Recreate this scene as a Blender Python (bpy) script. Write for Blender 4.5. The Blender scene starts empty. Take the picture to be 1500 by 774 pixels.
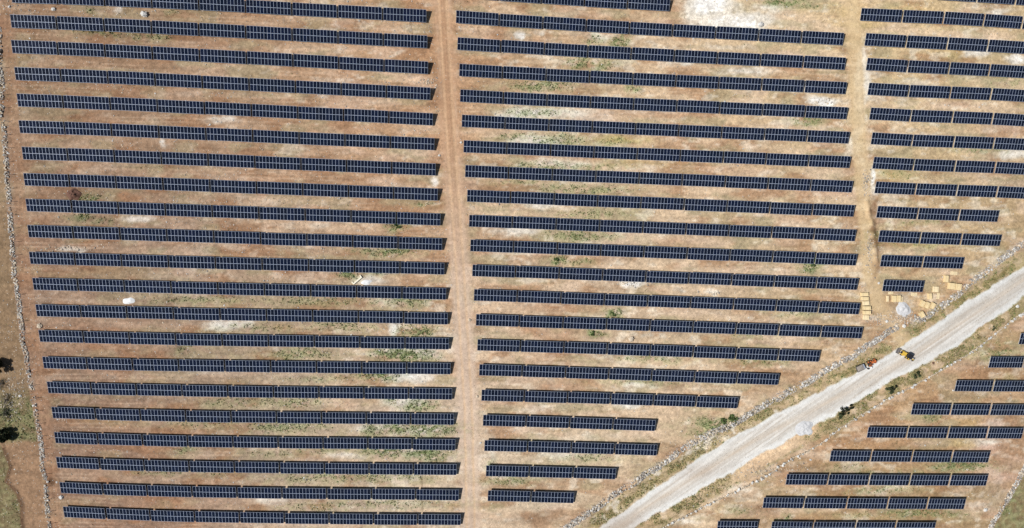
import bpy, math, random
import numpy as np
from mathutils import Vector, Matrix

random.seed(7)
RNG = np.random.default_rng(11)
S = bpy.context.scene
R = math.radians

# ------------------------------------------------------------------ camera
F = 1013.0
HC = 276.30731711
WM = np.array([[0.9985133, -0.0011527, 0.054497],
               [0.0, -0.9997764, -0.0211466],
               [0.0545092, 0.0211152, -0.99829]])
cam = bpy.data.cameras.new('camera')
cam.sensor_width = 36.0
cam.lens = 36.0 * F / 1500.0
cam.clip_start = 1.0
cam.clip_end = 6000.0
camo = bpy.data.objects.new('camera', cam)
S.collection.objects.link(camo)
cm = Matrix.Identity(4)
for r in range(3):
    cm[r][0] = WM[r][0]
    cm[r][1] = -WM[r][1]
    cm[r][2] = -WM[r][2]
cm[2][3] = HC
camo.matrix_world = cm
S.camera = camo

# ------------------------------------------------------------------ world and sun
SUN = Vector((0.88, 0.10, -1.0)).normalized()      # direction the light travels
EL = math.asin(-SUN.z)
world = bpy.data.worlds.new('World')
S.world = world
world.use_nodes = True
wn = world.node_tree
wn.nodes.clear()
sky = wn.nodes.new('ShaderNodeTexSky')
sky.sky_type = 'NISHITA'
sky.sun_disc = False
sky.sun_elevation = EL
sky.sun_rotation = math.atan2(-SUN.x, -SUN.y)
sky.air_density = 1.0
sky.dust_density = 1.0
bg = wn.nodes.new('ShaderNodeBackground')
bg.inputs[1].default_value = 0.05
wo = wn.nodes.new('ShaderNodeOutputWorld')
wn.links.new(sky.outputs[0], bg.inputs[0])
wn.links.new(bg.outputs[0], wo.inputs[0])

sl = bpy.data.lights.new('sun', 'SUN')
sl.energy = 4.7
sl.angle = R(0.5)
sl.color = (1.0, 0.98, 0.955)
so = bpy.data.objects.new('sun', sl)
so.rotation_euler = SUN.to_track_quat('-Z', 'Y').to_euler()
so.location = (-150, -40, 200)
S.collection.objects.link(so)

S.view_settings.view_transform = 'Standard'
S.view_settings.look = 'None'
S.view_settings.gamma = 1.0
S.view_settings.exposure = 0.0
S.view_settings.use_curve_mapping = False


# ------------------------------------------------------------------ terrain
POLY = [(0, 0, 0.47644), (0, 1, -1.85157), (0, 2, -2.78143), (0, 3, -0.0421), (0, 4, 0.06674), (1, 0, -1.77246),
        (1, 1, -1.14511), (1, 2, 0.93565), (1, 3, 0.10261), (2, 0, 1.85934), (2, 1, 1.0654), (2, 2, 0.06109),
        (3, 0, 0.63347), (3, 1, -0.03387), (4, 0, -0.5381)]
_T = RNG.random((256, 256))


def vnoise(x, y, seed=0):
    x = np.asarray(x, float) + seed * 37.31
    y = np.asarray(y, float) + seed * 17.77
    xi = np.floor(x).astype(int)
    yi = np.floor(y).astype(int)
    fx = x - xi
    fy = y - yi
    fx = fx * fx * (3 - 2 * fx)
    fy = fy * fy * (3 - 2 * fy)
    a = _T[xi & 255, yi & 255]
    b = _T[(xi + 1) & 255, yi & 255]
    c = _T[xi & 255, (yi + 1) & 255]
    d = _T[(xi + 1) & 255, (yi + 1) & 255]
    return (a * (1 - fx) + b * fx) * (1 - fy) + (c * (1 - fx) + d * fx) * fy


def fbm(x, y, seed=0, octaves=4):
    s = 0.0
    amp = 0.5
    for k in range(octaves):
        s = s + amp * vnoise(x * 2 ** k, y * 2 ** k, seed + k)
        amp *= 0.5
    return s / (1 - 0.5 ** octaves)


def smooth(e0, e1, x):
    t = np.clip((x - e0) / (e1 - e0), 0, 1)
    return t * t * (3 - 2 * t)


def base_z(X, Y):
    X = np.asarray(X, float)
    Y = np.asarray(Y, float)
    x = np.clip(X, -214, 252) / 100
    y = np.clip(Y, -122, 118) / 100
    z = np.zeros_like(x)
    for i, j, c in POLY:
        z = z + c * x ** i * y ** j
    return z


def project(X, Y, Z):
    p = np.stack([np.asarray(X, float), np.asarray(Y, float), np.asarray(Z, float) - HC], -1)
    c = p @ WM
    return 750 + F * c[..., 0] / c[..., 2], 387 + F * c[..., 1] / c[..., 2]


def poly_dist(u, v, pts):
    """distance to a polyline and signed side (positive on the right of its direction in the photo)"""
    d = np.full(np.shape(u), 1e9)
    sd = np.zeros(np.shape(u))
    for (x0, y0), (x1, y1) in zip(pts, pts[1:]):
        dx, dy = x1 - x0, y1 - y0
        t = np.clip(((u - x0) * dx + (v - y0) * dy) / (dx * dx + dy * dy), 0, 1)
        q = np.hypot(u - x0 - t * dx, v - y0 - t * dy)
        s = np.sign((u - x0) * dy - (v - y0) * dx)
        m = q < d
        d = np.where(m, q, d)
        sd = np.where(m, s, sd)
    return d, -sd


ROAD_N = [(1640, 300), (1500, 392), (1426, 438), (1365, 479), (1325, 507), (1275, 534), (1245, 553), (1190, 580), (1088, 633),
          (1011, 682), (933, 734), (881, 774), (800, 830)]
ROAD_S = [(1640, 335), (1500, 431), (1451, 470), (1400, 506), (1350, 536), (1300, 561), (1268, 581), (1230, 603), (1190, 624), (1163, 638), (1114, 665),
          (1062, 696), (1011, 727), (954, 757), (928, 774), (850, 826)]
ROAD_C = [((a[0] + b[0]) / 2, (a[1] + b[1]) / 2) for a, b in
          [((1640, 300), (1640, 335)), ((1480, 404), (1500, 431)), ((1426, 438), (1448, 472)), ((1325, 507), (1350, 536)),
           ((1245, 553), (1268, 581)), ((1190, 580), (1210, 614)), ((1088, 633), (1110, 667)), ((1011, 682), (1033, 713)), ((933, 734), (954, 757)),
           ((881, 774), (910, 785)), ((800, 830), (850, 826))]]
WALL_LEFT = [(-2, 40), (0, 100), (3, 150), (6, 200), (8.5, 230), (11, 265), (12.5, 295), (15, 322), (18, 350), (20, 388), (24, 424), (28, 452),
             (31.5, 485), (37, 516), (43, 550), (48, 581), (53, 610), (58, 642), (62, 678), (67, 720), (72, 765), (76, 800)]
WALL_NE = [(1560, 318), (1500, 357), (1470, 378), (1450, 394), (1420, 417), (1400, 434), (1376, 452), (1352, 467), (1339, 466)]
WALL_NW = [(1315, 480), (1302, 487), (1288, 497), (1250, 521), (1212, 542), (1187, 557), (1149, 578), (1114, 597), (1075, 622), (1036, 637),
           (998, 659), (967, 682), (933, 704), (894, 730), (855, 756), (825, 776), (800, 793)]
WALL_S = [(1560, 418), (1520, 445), (1494, 461), (1465, 483), (1442, 502), (1418, 519), (1385, 538), (1340, 564), (1297, 586), (1270, 603), (1250, 615), (1230, 628),
          (1202, 650), (1183, 661), (1163, 670), (1140, 685), (1122, 698), (1088, 715), (1037, 739), (990, 763), (965, 776), (935, 792)]
WALL_SE = [(1530, 628), (1500, 687), (1488, 710), (1473, 733), (1460, 757), (1449, 778), (1438, 800)]
TRACK_M = [(643, -40), (648, 0), (654, 100), (660, 200), (667, 300), (674, 400), (680, 500), (686, 600), (688, 700), (690, 830)]
TRACK_R = [(1250, -40), (1251, 40), (1254, 100), (1258, 200), (1266, 300), (1275, 400), (1286, 445), (1318, 492), (1340, 515)]
TRACK_L = [(8, -30), (10, 20), (18, 120), (26, 250), (33, 350), (43, 450), (57, 550), (68, 640), (78, 720), (86, 800)]
DIRT_L = [(0, 645), (40, 660), (48, 700), (52, 740), (54, 800)]


def relief(u, v, X, Y):
    z = 0.10 * (fbm(X / 3.1, Y / 3.1, 3) - 0.5) + 0.14 * (fbm(X / 11, Y / 9, 9) - 0.5)
    dn, sn = poly_dist(u, v, ROAD_N)
    ds, ss = poly_dist(u, v, ROAD_S)
    # ditch between the road and the north wall
    ent = 1 - np.exp(-((u - 1318) / 26) ** 2 - ((v - 497) / 20) ** 2)
    z = z - 0.55 * np.exp(-((dn - 11) / 4.2) ** 2) * (sn > 0) * ent * (vnoise(X / 6, Y / 6, 4) * 0.6 + 0.6)
    # ridge of spoil along the south side of the road
    z = z + 0.55 * np.exp(-((ds - 9) / 6) ** 2) * (ss < 0) * (0.3 + vnoise(X / 4, Y / 4, 8))
    # wheel ruts
    dm, _ = poly_dist(u, v, TRACK_M)
    z = z - 0.07 * np.exp(-((dm - 6) / 2.0) ** 2)
    # scraped edge of the dirt road in the lower left corner
    dl, sl_ = poly_dist(u, v, [(2, 650), (15, 684), (8, 706), (24, 720), (31, 740), (33, 810)])
    z = z + 0.7 * np.exp(-(dl / 3) ** 2) * (sl_ < 0)
    # dug pit by the end of the rows, lower left
    q = np.hypot((u - 78) / 7, (v - 705) / 6)
    z = z + 0.3 * np.exp(-((q - 1.1) / 0.35) ** 2) - 0.5 * np.exp(-(q / 0.7) ** 2)
    # ridge of loose soil beside the right track
    dr, _ = poly_dist(u, v, [(1270, 296), (1277, 330), (1282, 360), (1284, 385)])
    z = z + 0.55 * np.exp(-(dr / 3.2) ** 2) * (0.4 + vnoise(X / 1.6, Y / 1.6, 5))
    return z


def ground(X, Y):
    b = base_z(X, Y)
    u, v = project(X, Y, b)
    return b + relief(u, v, np.asarray(X, float), np.asarray(Y, float))


def unproject(u, v, h=0.0, rough=True):
    d = WM @ np.array([(u - 750) / F, (v - 387) / F, 1.0])
    z = 0.0
    for _ in range(6):
        t = (HC - z) / -d[2]
        x, y = d[0] * t, d[1] * t
        z = float(ground(x, y) if rough else base_z(x, y)) + h
    return Vector((x, y, z))


# ------------------------------------------------------------------ materials
def lin(c):
    out = []
    for x in c[:3]:
        x = x / 255.0
        out.append(x / 12.92 if x <= 0.04045 else ((x + 0.055) / 1.055) ** 2.4)
    return tuple(out)


def mat(name, col, rough=0.8, metal=0.0, var=0.25, scale=3.0, bump=0.2, spec=0.3, rnd=0.0):
    """procedural material: base colour broken up by noise, with bump"""
    m = bpy.data.materials.new(name)
    m.use_nodes = True
    t = m.node_tree
    b = t.nodes['Principled BSDF']
    tc = t.nodes.new('ShaderNodeNewGeometry')
    n = t.nodes.new('ShaderNodeTexNoise')
    n.inputs['Scale'].default_value = scale
    n.inputs['Detail'].default_value = 5
    n.inputs['Roughness'].default_value = 0.65
    t.links.new(tc.outputs['Position'], n.inputs['Vector'])
    mr = t.nodes.new('ShaderNodeMapRange')
    mr.inputs[1].default_value = 0.3
    mr.inputs[2].default_value = 0.7
    mr.inputs[3].default_value = 1 - var
    mr.inputs[4].default_value = 1 + var
    t.links.new(n.outputs['Fac'], mr.inputs[0])
    src = mr.outputs[0]
    if rnd:
        a = t.nodes.new('ShaderNodeMapRange')
        a.inputs[3].default_value = 1 - rnd
        a.inputs[4].default_value = 1 + rnd
        t.links.new(tc.outputs['Random Per Island'], a.inputs[0])
        mu = t.nodes.new('ShaderNodeMath')
        mu.operation = 'MULTIPLY'
        t.links.new(src, mu.inputs[0])
        t.links.new(a.outputs[0], mu.inputs[1])
        src = mu.outputs[0]
    vm = t.nodes.new('ShaderNodeVectorMath')
    vm.operation = 'SCALE'
    vm.inputs[0].default_value = col
    t.links.new(src, vm.inputs['Scale'])
    t.links.new(vm.outputs[0], b.inputs['Base Color'])
    b.inputs['Roughness'].default_value = rough
    b.inputs['Metallic'].default_value = metal
    b.inputs['Specular IOR Level'].default_value = spec
    if bump:
        bu = t.nodes.new('ShaderNodeBump')
        bu.inputs['Strength'].default_value = bump
        bu.inputs['Distance'].default_value = 0.05
        t.links.new(n.outputs['Fac'], bu.inputs['Height'])
        t.links.new(bu.outputs[0], b.inputs['Normal'])
    return m


def cell_material():
    m = bpy.data.materials.new('solar_cells')
    m.use_nodes = True
    t = m.node_tree
    b = t.nodes['Principled BSDF']
    geo = t.nodes.new('ShaderNodeNewGeometry')
    oi = t.nodes.new('ShaderNodeObjectInfo')
    uv = t.nodes.new('ShaderNodeUVMap')
    uv.uv_map = 'UVMap'
    sep = t.nodes.new('ShaderNodeSeparateXYZ')
    t.links.new(uv.outputs[0], sep.inputs[0])
    # half-cut seam across the middle of a module, and faint cell lines
    def line(src, freq, width):
        a = t.nodes.new('ShaderNodeMath'); a.operation = 'MULTIPLY'; a.inputs[1].default_value = freq
        t.links.new(src, a.inputs[0])
        f = t.nodes.new('ShaderNodeMath'); f.operation = 'FRACT'; t.links.new(a.outputs[0], f.inputs[0])
        d = t.nodes.new('ShaderNodeMath'); d.operation = 'SUBTRACT'; d.inputs[1].default_value = 0.5
        t.links.new(f.outputs[0], d.inputs[0])
        ab = t.nodes.new('ShaderNodeMath'); ab.operation = 'ABSOLUTE'; t.links.new(d.outputs[0], ab.inputs[0])
        g = t.nodes.new('ShaderNodeMath'); g.operation = 'LESS_THAN'; g.inputs[1].default_value = width
        t.links.new(ab.outputs[0], g.inputs[0])
        return g.outputs[0]
    l1 = line(sep.outputs[1], 1.0, 0.010)
    l2 = line(sep.outputs[1], 12.0, 0.02)
    l3 = line(sep.outputs[0], 6.0, 0.02)
    mx = t.nodes.new('ShaderNodeMath'); mx.operation = 'MAXIMUM'
    t.links.new(l2, mx.inputs[0]); t.links.new(l3, mx.inputs[1])
    hf = t.nodes.new('ShaderNodeMath'); hf.operation = 'MULTIPLY'; hf.inputs[1].default_value = 0.35
    t.links.new(mx.outputs[0], hf.inputs[0])
    m2 = t.nodes.new('ShaderNodeMath'); m2.operation = 'MAXIMUM'
    t.links.new(l1, m2.inputs[0]); t.links.new(hf.outputs[0], m2.inputs[1])
    ramp = t.nodes.new('ShaderNodeValToRGB')
    e = ramp.color_ramp.elements
    e[0].position = 0.0; e[0].color = (0.0034, 0.0068, 0.018, 1)
    e[1].position = 1.0; e[1].color = (0.0050, 0.0100, 0.030, 1)
    x = e.new(0.5); x.color = (0.0040, 0.0080, 0.022, 1)
    ad = t.nodes.new('ShaderNodeMath'); ad.operation = 'ADD'
    t.links.new(geo.outputs['Random Per Island'], ad.inputs[0])
    t.links.new(oi.outputs['Random'], ad.inputs[1])
    fr = t.nodes.new('ShaderNodeMath'); fr.operation = 'FRACT'
    t.links.new(ad.outputs[0], fr.inputs[0])
    t.links.new(fr.outputs[0], ramp.inputs[0])
    mix = t.nodes.new('ShaderNodeMix'); mix.data_type = 'RGBA'
    mix.inputs[7].default_value = (0.03, 0.038, 0.05, 1)
    t.links.new(m2.outputs[0], mix.inputs[0])
    t.links.new(ramp.outputs[0], mix.inputs[6])
    # thin dust, thicker towards the lower edge of each module
    nz = t.nodes.new('ShaderNodeTexNoise'); nz.inputs['Scale'].default_value = 0.35; nz.inputs['Detail'].default_value = 4
    t.links.new(geo.outputs['Position'], nz.inputs['Vector'])
    dm = t.nodes.new('ShaderNodeMapRange'); dm.inputs[1].default_value = 0.35; dm.inputs[2].default_value = 0.75
    dm.inputs[3].default_value = 0.0; dm.inputs[4].default_value = 0.018
    t.links.new(nz.outputs['Fac'], dm.inputs[0])
    mix2 = t.nodes.new('ShaderNodeMix'); mix2.data_type = 'RGBA'
    mix2.inputs[7].default_value = (0.30, 0.25, 0.2, 1)
    t.links.new(dm.outputs[0], mix2.inputs[0])
    t.links.new(mix.outputs[2], mix2.inputs[6])
    t.links.new(mix2.outputs[2], b.inputs['Base Color'])
    b.inputs['Roughness'].default_value = 0.05
    b.inputs['Specular IOR Level'].default_value = 0.12
    return m


M = {}
M['cells'] = cell_material()
M['aluminium'] = mat('module_frame_aluminium', (0.37, 0.43, 0.54), 0.5, 0.0, 0.08, 0.6, 0, 0.3)
M['steel'] = mat('galvanised_steel', (0.56, 0.57, 0.58), 0.5, 0.15, 0.12, 6, 0.1)
M['stone'] = mat('limestone', (0.33, 0.30, 0.265), 0.9, 0, 0.3, 3, 0.5, 0.2, 0.42)
M['white_stone'] = mat('white_limestone', (0.55, 0.535, 0.50), 0.9, 0, 0.2, 3, 0.5, 0.2, 0.25)
M['tan_stone'] = mat('tan_stone', (0.50, 0.42, 0.32), 0.9, 0, 0.25, 3, 0.5, 0.2, 0.35)
M['gravel'] = mat('pale_gravel', (0.57, 0.565, 0.56), 0.95, 0, 0.22, 2.5, 0.8, 0.2)
M['earth'] = mat('brown_earth', (0.15, 0.082, 0.06), 0.95, 0, 0.35, 2, 0.8, 0.1)
M['weed'] = mat('weed_leaf', (0.115, 0.165, 0.055), 0.7, 0, 0.3, 0.4, 0, 0.2, 0.45)
M['dry'] = mat('dry_grass', (0.30, 0.25, 0.12), 0.8, 0, 0.3, 0.4, 0, 0.2, 0.35)
M['dark_leaf'] = mat('evergreen_leaf', (0.020, 0.028, 0.012), 0.6, 0, 0.3, 0.6, 0, 0.2, 0.5)
M['olive_leaf'] = mat('olive_leaf', (0.07, 0.085, 0.04), 0.65, 0, 0.3, 0.6, 0, 0.2, 0.5)
M['twig'] = mat('bare_twig', (0.22, 0.19, 0.17), 0.85, 0, 0.25, 2, 0.3, 0.2, 0.3)
M['bark'] = mat('bark', (0.12, 0.09, 0.065), 0.9, 0, 0.3, 5, 0.6)
M['carton'] = mat('yellow_carton', (0.73, 0.575, 0.325), 0.8, 0, 0.10, 1.2, 0.15, 0.2, 0.08)
M['carton_pale'] = mat('pale_carton', (0.78, 0.64, 0.40), 0.8, 0, 0.10, 1.2, 0.15, 0.2, 0.08)
M['timber'] = mat('pallet_timber', (0.42, 0.29, 0.16), 0.85, 0, 0.2, 5, 0.3, 0.2, 0.2)
M['strap'] = mat('packing_strap', (0.30, 0.20, 0.10), 0.5, 0, 0.1, 5, 0)
M['cream'] = mat('cream_metal', (0.84, 0.78, 0.62), 0.5, 0, 0.12, 2, 0.1)
M['yellow'] = mat('yellow_paint', (0.68, 0.45, 0.07), 0.4, 0, 0.15, 2, 0.05, 0.4)
M['orange'] = mat('orange_paint', (0.56, 0.155, 0.045), 0.45, 0, 0.2, 2, 0.05, 0.4)
M['black'] = mat('black_metal', (0.022, 0.022, 0.025), 0.45, 0, 0.2, 3, 0.05, 0.4)
M['rubber'] = mat('tyre_rubber', (0.025, 0.024, 0.023), 0.85, 0, 0.3, 4, 0.2)
M['grey_metal'] = mat('worn_grey_metal', (0.16, 0.15, 0.145), 0.5, 0.3, 0.25, 3, 0.1)
M['glass'] = mat('dark_glass', (0.02, 0.025, 0.03), 0.06, 0, 0.05, 1, 0, 0.6)
M['backsheet'] = mat('dark_module_back', (0.02, 0.022, 0.03), 0.4, 0, 0.1, 2, 0)
M['white'] = mat('white_plastic', (0.76, 0.76, 0.75), 0.5, 0, 0.06, 2, 0.05)
M['load'] = mat('grey_gravel_load', (0.30, 0.265, 0.23), 0.95, 0, 0.2, 6, 0.6)


# ------------------------------------------------------------------ helpers
class MB:
    """collects faces, builds ONE mesh object"""

    def __init__(self):
        self.v = []
        self.f = []
        self.m = []
        self.uv = {}

    def quad(self, pts, mi=0, uv=None):
        n = len(self.v)
        self.v += [tuple(p) for p in pts]
        if uv:
            self.uv[len(self.f)] = uv
        self.f.append(tuple(range(n, n + len(pts))))
        self.m.append(mi)

    def box(self, c, s, mi=0, rz=0.0, taper=1.0, tilt=None):
        """box centred on c (x, y, z), full sizes s; taper scales the top"""
        n = len(self.v)
        rot = Matrix.Rotation(rz, 3, 'Z')
        if tilt:
            rot = rot @ Matrix.Rotation(tilt[1], 3, tilt[0])
        for dz in (-.5, .5):
            k = taper if dz > 0 else 1.0
            for dx, dy in ((-.5, -.5), (.5, -.5), (.5, .5), (-.5, .5)):
                p = rot @ Vector((dx * s[0] * k, dy * s[1] * k, dz * s[2]))
                self.v.append((c[0] + p.x, c[1] + p.y, c[2] + p.z))
        for q in ((3, 2, 1, 0), (4, 5, 6, 7), (0, 1, 5, 4), (1, 2, 6, 5), (2, 3, 7, 6), (3, 0, 4, 7)):
            self.f.append(tuple(n + k for k in q))
            self.m.append(mi)

    def tube(self, a, b, r0, r1=None, mi=0, seg=7):
        a = Vector(a)
        b = Vector(b)
        r1 = r0 if r1 is None else r1
        d = (b - a).normalized()
        x = d.orthogonal().normalized()
        y = d.cross(x)
        n = len(self.v)
        for p, r in ((a, r0), (b, r1)):
            for k in range(seg):
                t = 2 * math.pi * k / seg
                self.v.append(tuple(p + x * (r * math.cos(t)) + y * (r * math.sin(t))))
        for k in range(seg):
            j = (k + 1) % seg
            self.f.append((n + k, n + j, n + seg + j, n + seg + k))
            self.m.append(mi)
        self.f.append(tuple(n + k for k in reversed(range(seg))))
        self.m.append(mi)
        self.f.append(tuple(n + seg + k for k in range(seg)))
        self.m.append(mi)

    def rock(self, c, r, mi=0, squash=0.7, jit=0.3, stretch=1.0, rz=None):
        n = len(self.v)
        rz = random.random() * 6.28 if rz is None else rz
        ca, sa = math.cos(rz), math.sin(rz)
        for x, y, z in ICO_V:
            k = r * (1 + random.uniform(-jit, jit))
            px, py = x * k * stretch, y * k
            self.v.append((c[0] + px * ca - py * sa, c[1] + px * sa + py * ca, c[2] + z * k * squash))
        for f in ICO_F:
            self.f.append(tuple(n + q for q in f))
            self.m.append(mi)

    def leaf(self, c, r, mi=0):
        """one small leaf-clump face, randomly turned"""
        a = Vector((random.gauss(0, 1), random.gauss(0, 1), random.gauss(0, 0.7))).normalized()
        b = a.orthogonal().normalized()
        b.rotate(Matrix.Rotation(random.random() * 6.28, 3, a))
        d = a.cross(b)
        c = Vector(c)
        k = r * random.uniform(0.6, 1.3)
        n = len(self.v)
        for s, t in ((-1, -.35), (.1, -.75), (1, .1), (.0, .7)):
            self.v.append(tuple(c + b * (s * k) + d * (t * k)))
        self.f.append((n, n + 1, n + 2, n + 3))
        self.m.append(mi)

    def mesh(self, name, mats):
        me = bpy.data.meshes.new(name)
        me.from_pydata(self.v, [], self.f)
        for x in mats:
            me.materials.append(x)
        me.polygons.foreach_set('material_index', self.m)
        if self.uv:
            lay = me.uv_layers.new(name='UVMap')
            for fi, co in self.uv.items():
                ls = me.polygons[fi].loop_start
                for k, q in enumerate(co):
                    lay.data[ls + k].uv = q
        me.update()
        return me

    def build(self, name, mats, parent=None, loc=None, rz=0.0):
        if not isinstance(mats, (list, tuple)):
            mats = [mats]
        o = bpy.data.objects.new(name, self.mesh(name, mats))
        S.collection.objects.link(o)
        if parent:
            o.parent = parent
        if loc is not None:
            o.location = loc
            o.rotation_euler = (0, 0, rz)
        return o


_p = (1 + 5 ** .5) / 2
ICO_V = [Vector(q).normalized() for q in ((-1, _p, 0), (1, _p, 0), (-1, -_p, 0), (1, -_p, 0), (0, -1, _p), (0, 1, _p),
                                          (0, -1, -_p), (0, 1, -_p), (_p, 0, -1), (_p, 0, 1), (-_p, 0, -1), (-_p, 0, 1))]
ICO_F = ((0, 11, 5), (0, 5, 1), (0, 1, 7), (0, 7, 10), (0, 10, 11), (1, 5, 9), (5, 11, 4), (11, 10, 2), (10, 7, 6), (7, 1, 8),
         (3, 9, 4), (3, 4, 2), (3, 2, 6), (3, 6, 8), (3, 8, 9), (4, 9, 5), (2, 4, 11), (6, 2, 10), (8, 6, 7), (9, 8, 1))


def tag(o, label=None, cat=None, group=None, kind=None):
    if label:
        o['label'] = label
    if cat:
        o['category'] = cat
    if group:
        o['group'] = group
    if kind:
        o['kind'] = kind
    return o


def empty(name, loc, rz=0.0):
    o = bpy.data.objects.new(name, None)
    o.empty_display_size = 1.0
    S.collection.objects.link(o)
    o.location = loc
    o.rotation_euler = (0, 0, rz)
    return o


def px_angle(du, dv):
    """heading in the world of a direction in the photo"""
    return math.atan2(-dv, du)


def local_poly(pts):
    """photo polyline -> points on the ground"""
    return [unproject(u, v) for u, v in pts]


# ------------------------------------------------------------------ ground sheet
CX = [-60, 0, 200, 400, 640, 800, 1000, 1240, 1500, 1600]
CY = [-60, 0, 200, 400, 600, 774, 860]
CG = [
    [(170, 137, 106), (170, 136, 104), (178, 142, 108), (190, 150, 110), (188, 150, 112), (205, 180, 148), (202, 174, 130), (200, 174, 134)],
    [(158, 128, 100), (170, 138, 108), (178, 146, 115), (192, 152, 114), (196, 172, 140), (198, 166, 130), (200, 174, 136), (196, 168, 126)],
    [(148, 120, 98), (164, 136, 112), (178, 152, 124), (192, 158, 124), (196, 166, 136), (186, 162, 132), (192, 166, 130), (190, 160, 120)],
    [(140, 114, 93), (156, 130, 108), (180, 160, 132), (202, 180, 152), (206, 182, 152), (202, 174, 142), (180, 144, 104), (186, 150, 112)],
    [(138, 110, 90), (144, 118, 99), (178, 156, 132), (200, 180, 154), (200, 179, 152), (192, 168, 134), (172, 139, 101), (166, 138, 100)],
]
# bright chalky patches: u, v, half width, half height, strength
CHALK = [(1035, 8, 34, 20, 1.3), (1075, 32, 60, 14, 1.0), (1120, 12, 40, 8, .5), (1207, 150, 20, 6, 1.4), (1000, 90, 40, 6, .5), (1062, 70, 60, 6, .35), (1090, 105, 50, 8, .55),
         (970, 160, 70, 10, .35), (1120, 160, 50, 8, .4), (1175, 128, 60, 8, .5), (790, 165, 60, 7, .9), (748, 172, 20, 6, .8), (785, 205, 40, 8, .8), (830, 205, 40, 8, .3), (820, 240, 70, 8, .45),
         (790, 300, 40, 8, .6), (757, 338, 36, 8, .7), (815, 240, 30, 5, .4), (875, 53, 18, 6, .7), (790, 50, 8, 5, .5), (757, 51, 7, 6, 1.2), (930, 416, 16, 4, 1.2), (1040, 428, 12, 4, .7), (995, 425, 10, 3, .6),
         (330, 476, 28, 8, .8), (355, 474, 12, 8, .6), (215, 495, 60, 8, .2), (300, 545, 40, 6, .35), (545, 411, 24, 8, .8), (575, 440, 40, 9, .4), (578, 482, 7, 12, 1.0), (610, 515, 40, 9, .7), (575, 516, 30, 7, .6),
         (600, 552, 34, 8, 1.1), (596, 588, 38, 9, .8), (570, 625, 40, 8, .5), (625, 630, 40, 9, .6), (530, 628, 20, 6, .6), (610, 664, 36, 8, .6), (510, 668, 36, 6, .5), (400, 735, 30, 8, .5), (590, 735, 30, 6, .3), (460, 555, 30, 6, .3),
         (610, 325, 7, 5, .8), (634, 266, 9, 8, .8), (720, 660, 8, 40, .4), (830, 668, 50, 10, .4), (925, 590, 24, 9, .8), (935, 565, 18, 6, .6), (860, 640, 90, 10, .3), (790, 600, 60, 9, .35),
         (1432, 76, 22, 9, .8), (1490, 86, 16, 7, 1.0), (1420, 80, 14, 7, .5), (1490, 226, 24, 8, .9), (1460, 16, 30, 6, .5), (1274, 262, 5, 16, 1.3), (1278, 278, 5, 10, .9), (1262, 120, 9, 60, .8), (1262, 200, 7, 60, .6),
         (1276, 360, 5, 20, .6), (175, 14, 8, 8, .5), (110, 440, 60, 6, .25), (300, 395, 60, 6, .25), (245, 211, 4, 6, .8), (110, 365, 26, 5, .55), (205, 320, 30, 6, .6), (330, 174, 36, 7, .5), (240, 208, 50, 6, .2),
         (1035, 650, 14, 7, 1.2), (1058, 642, 30, 5, .7), (1020, 665, 14, 5, .6), (1455, 622, 12, 8, .3), (1440, 648, 40, 7, .45), (1385, 640, 15, 6, .3), (1320, 455, 16, 14, .5), (1340, 475, 14, 7, .5), (1300, 470, 14, 7, .5),
         (1080, 715, 30, 8, .5), (1000, 765, 30, 6, .5), (1400, 345, 20, 4, .3), (1440, 365, 20, 6, .5), (560, 400, 30, 5, .5), (420, 290, 50, 6, .2), (510, 225, 40, 6, .25), (160, 290, 30, 5, .2), (620, 175, 10, 5, .5), (560, 25, 30, 3, .2)]
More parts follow.
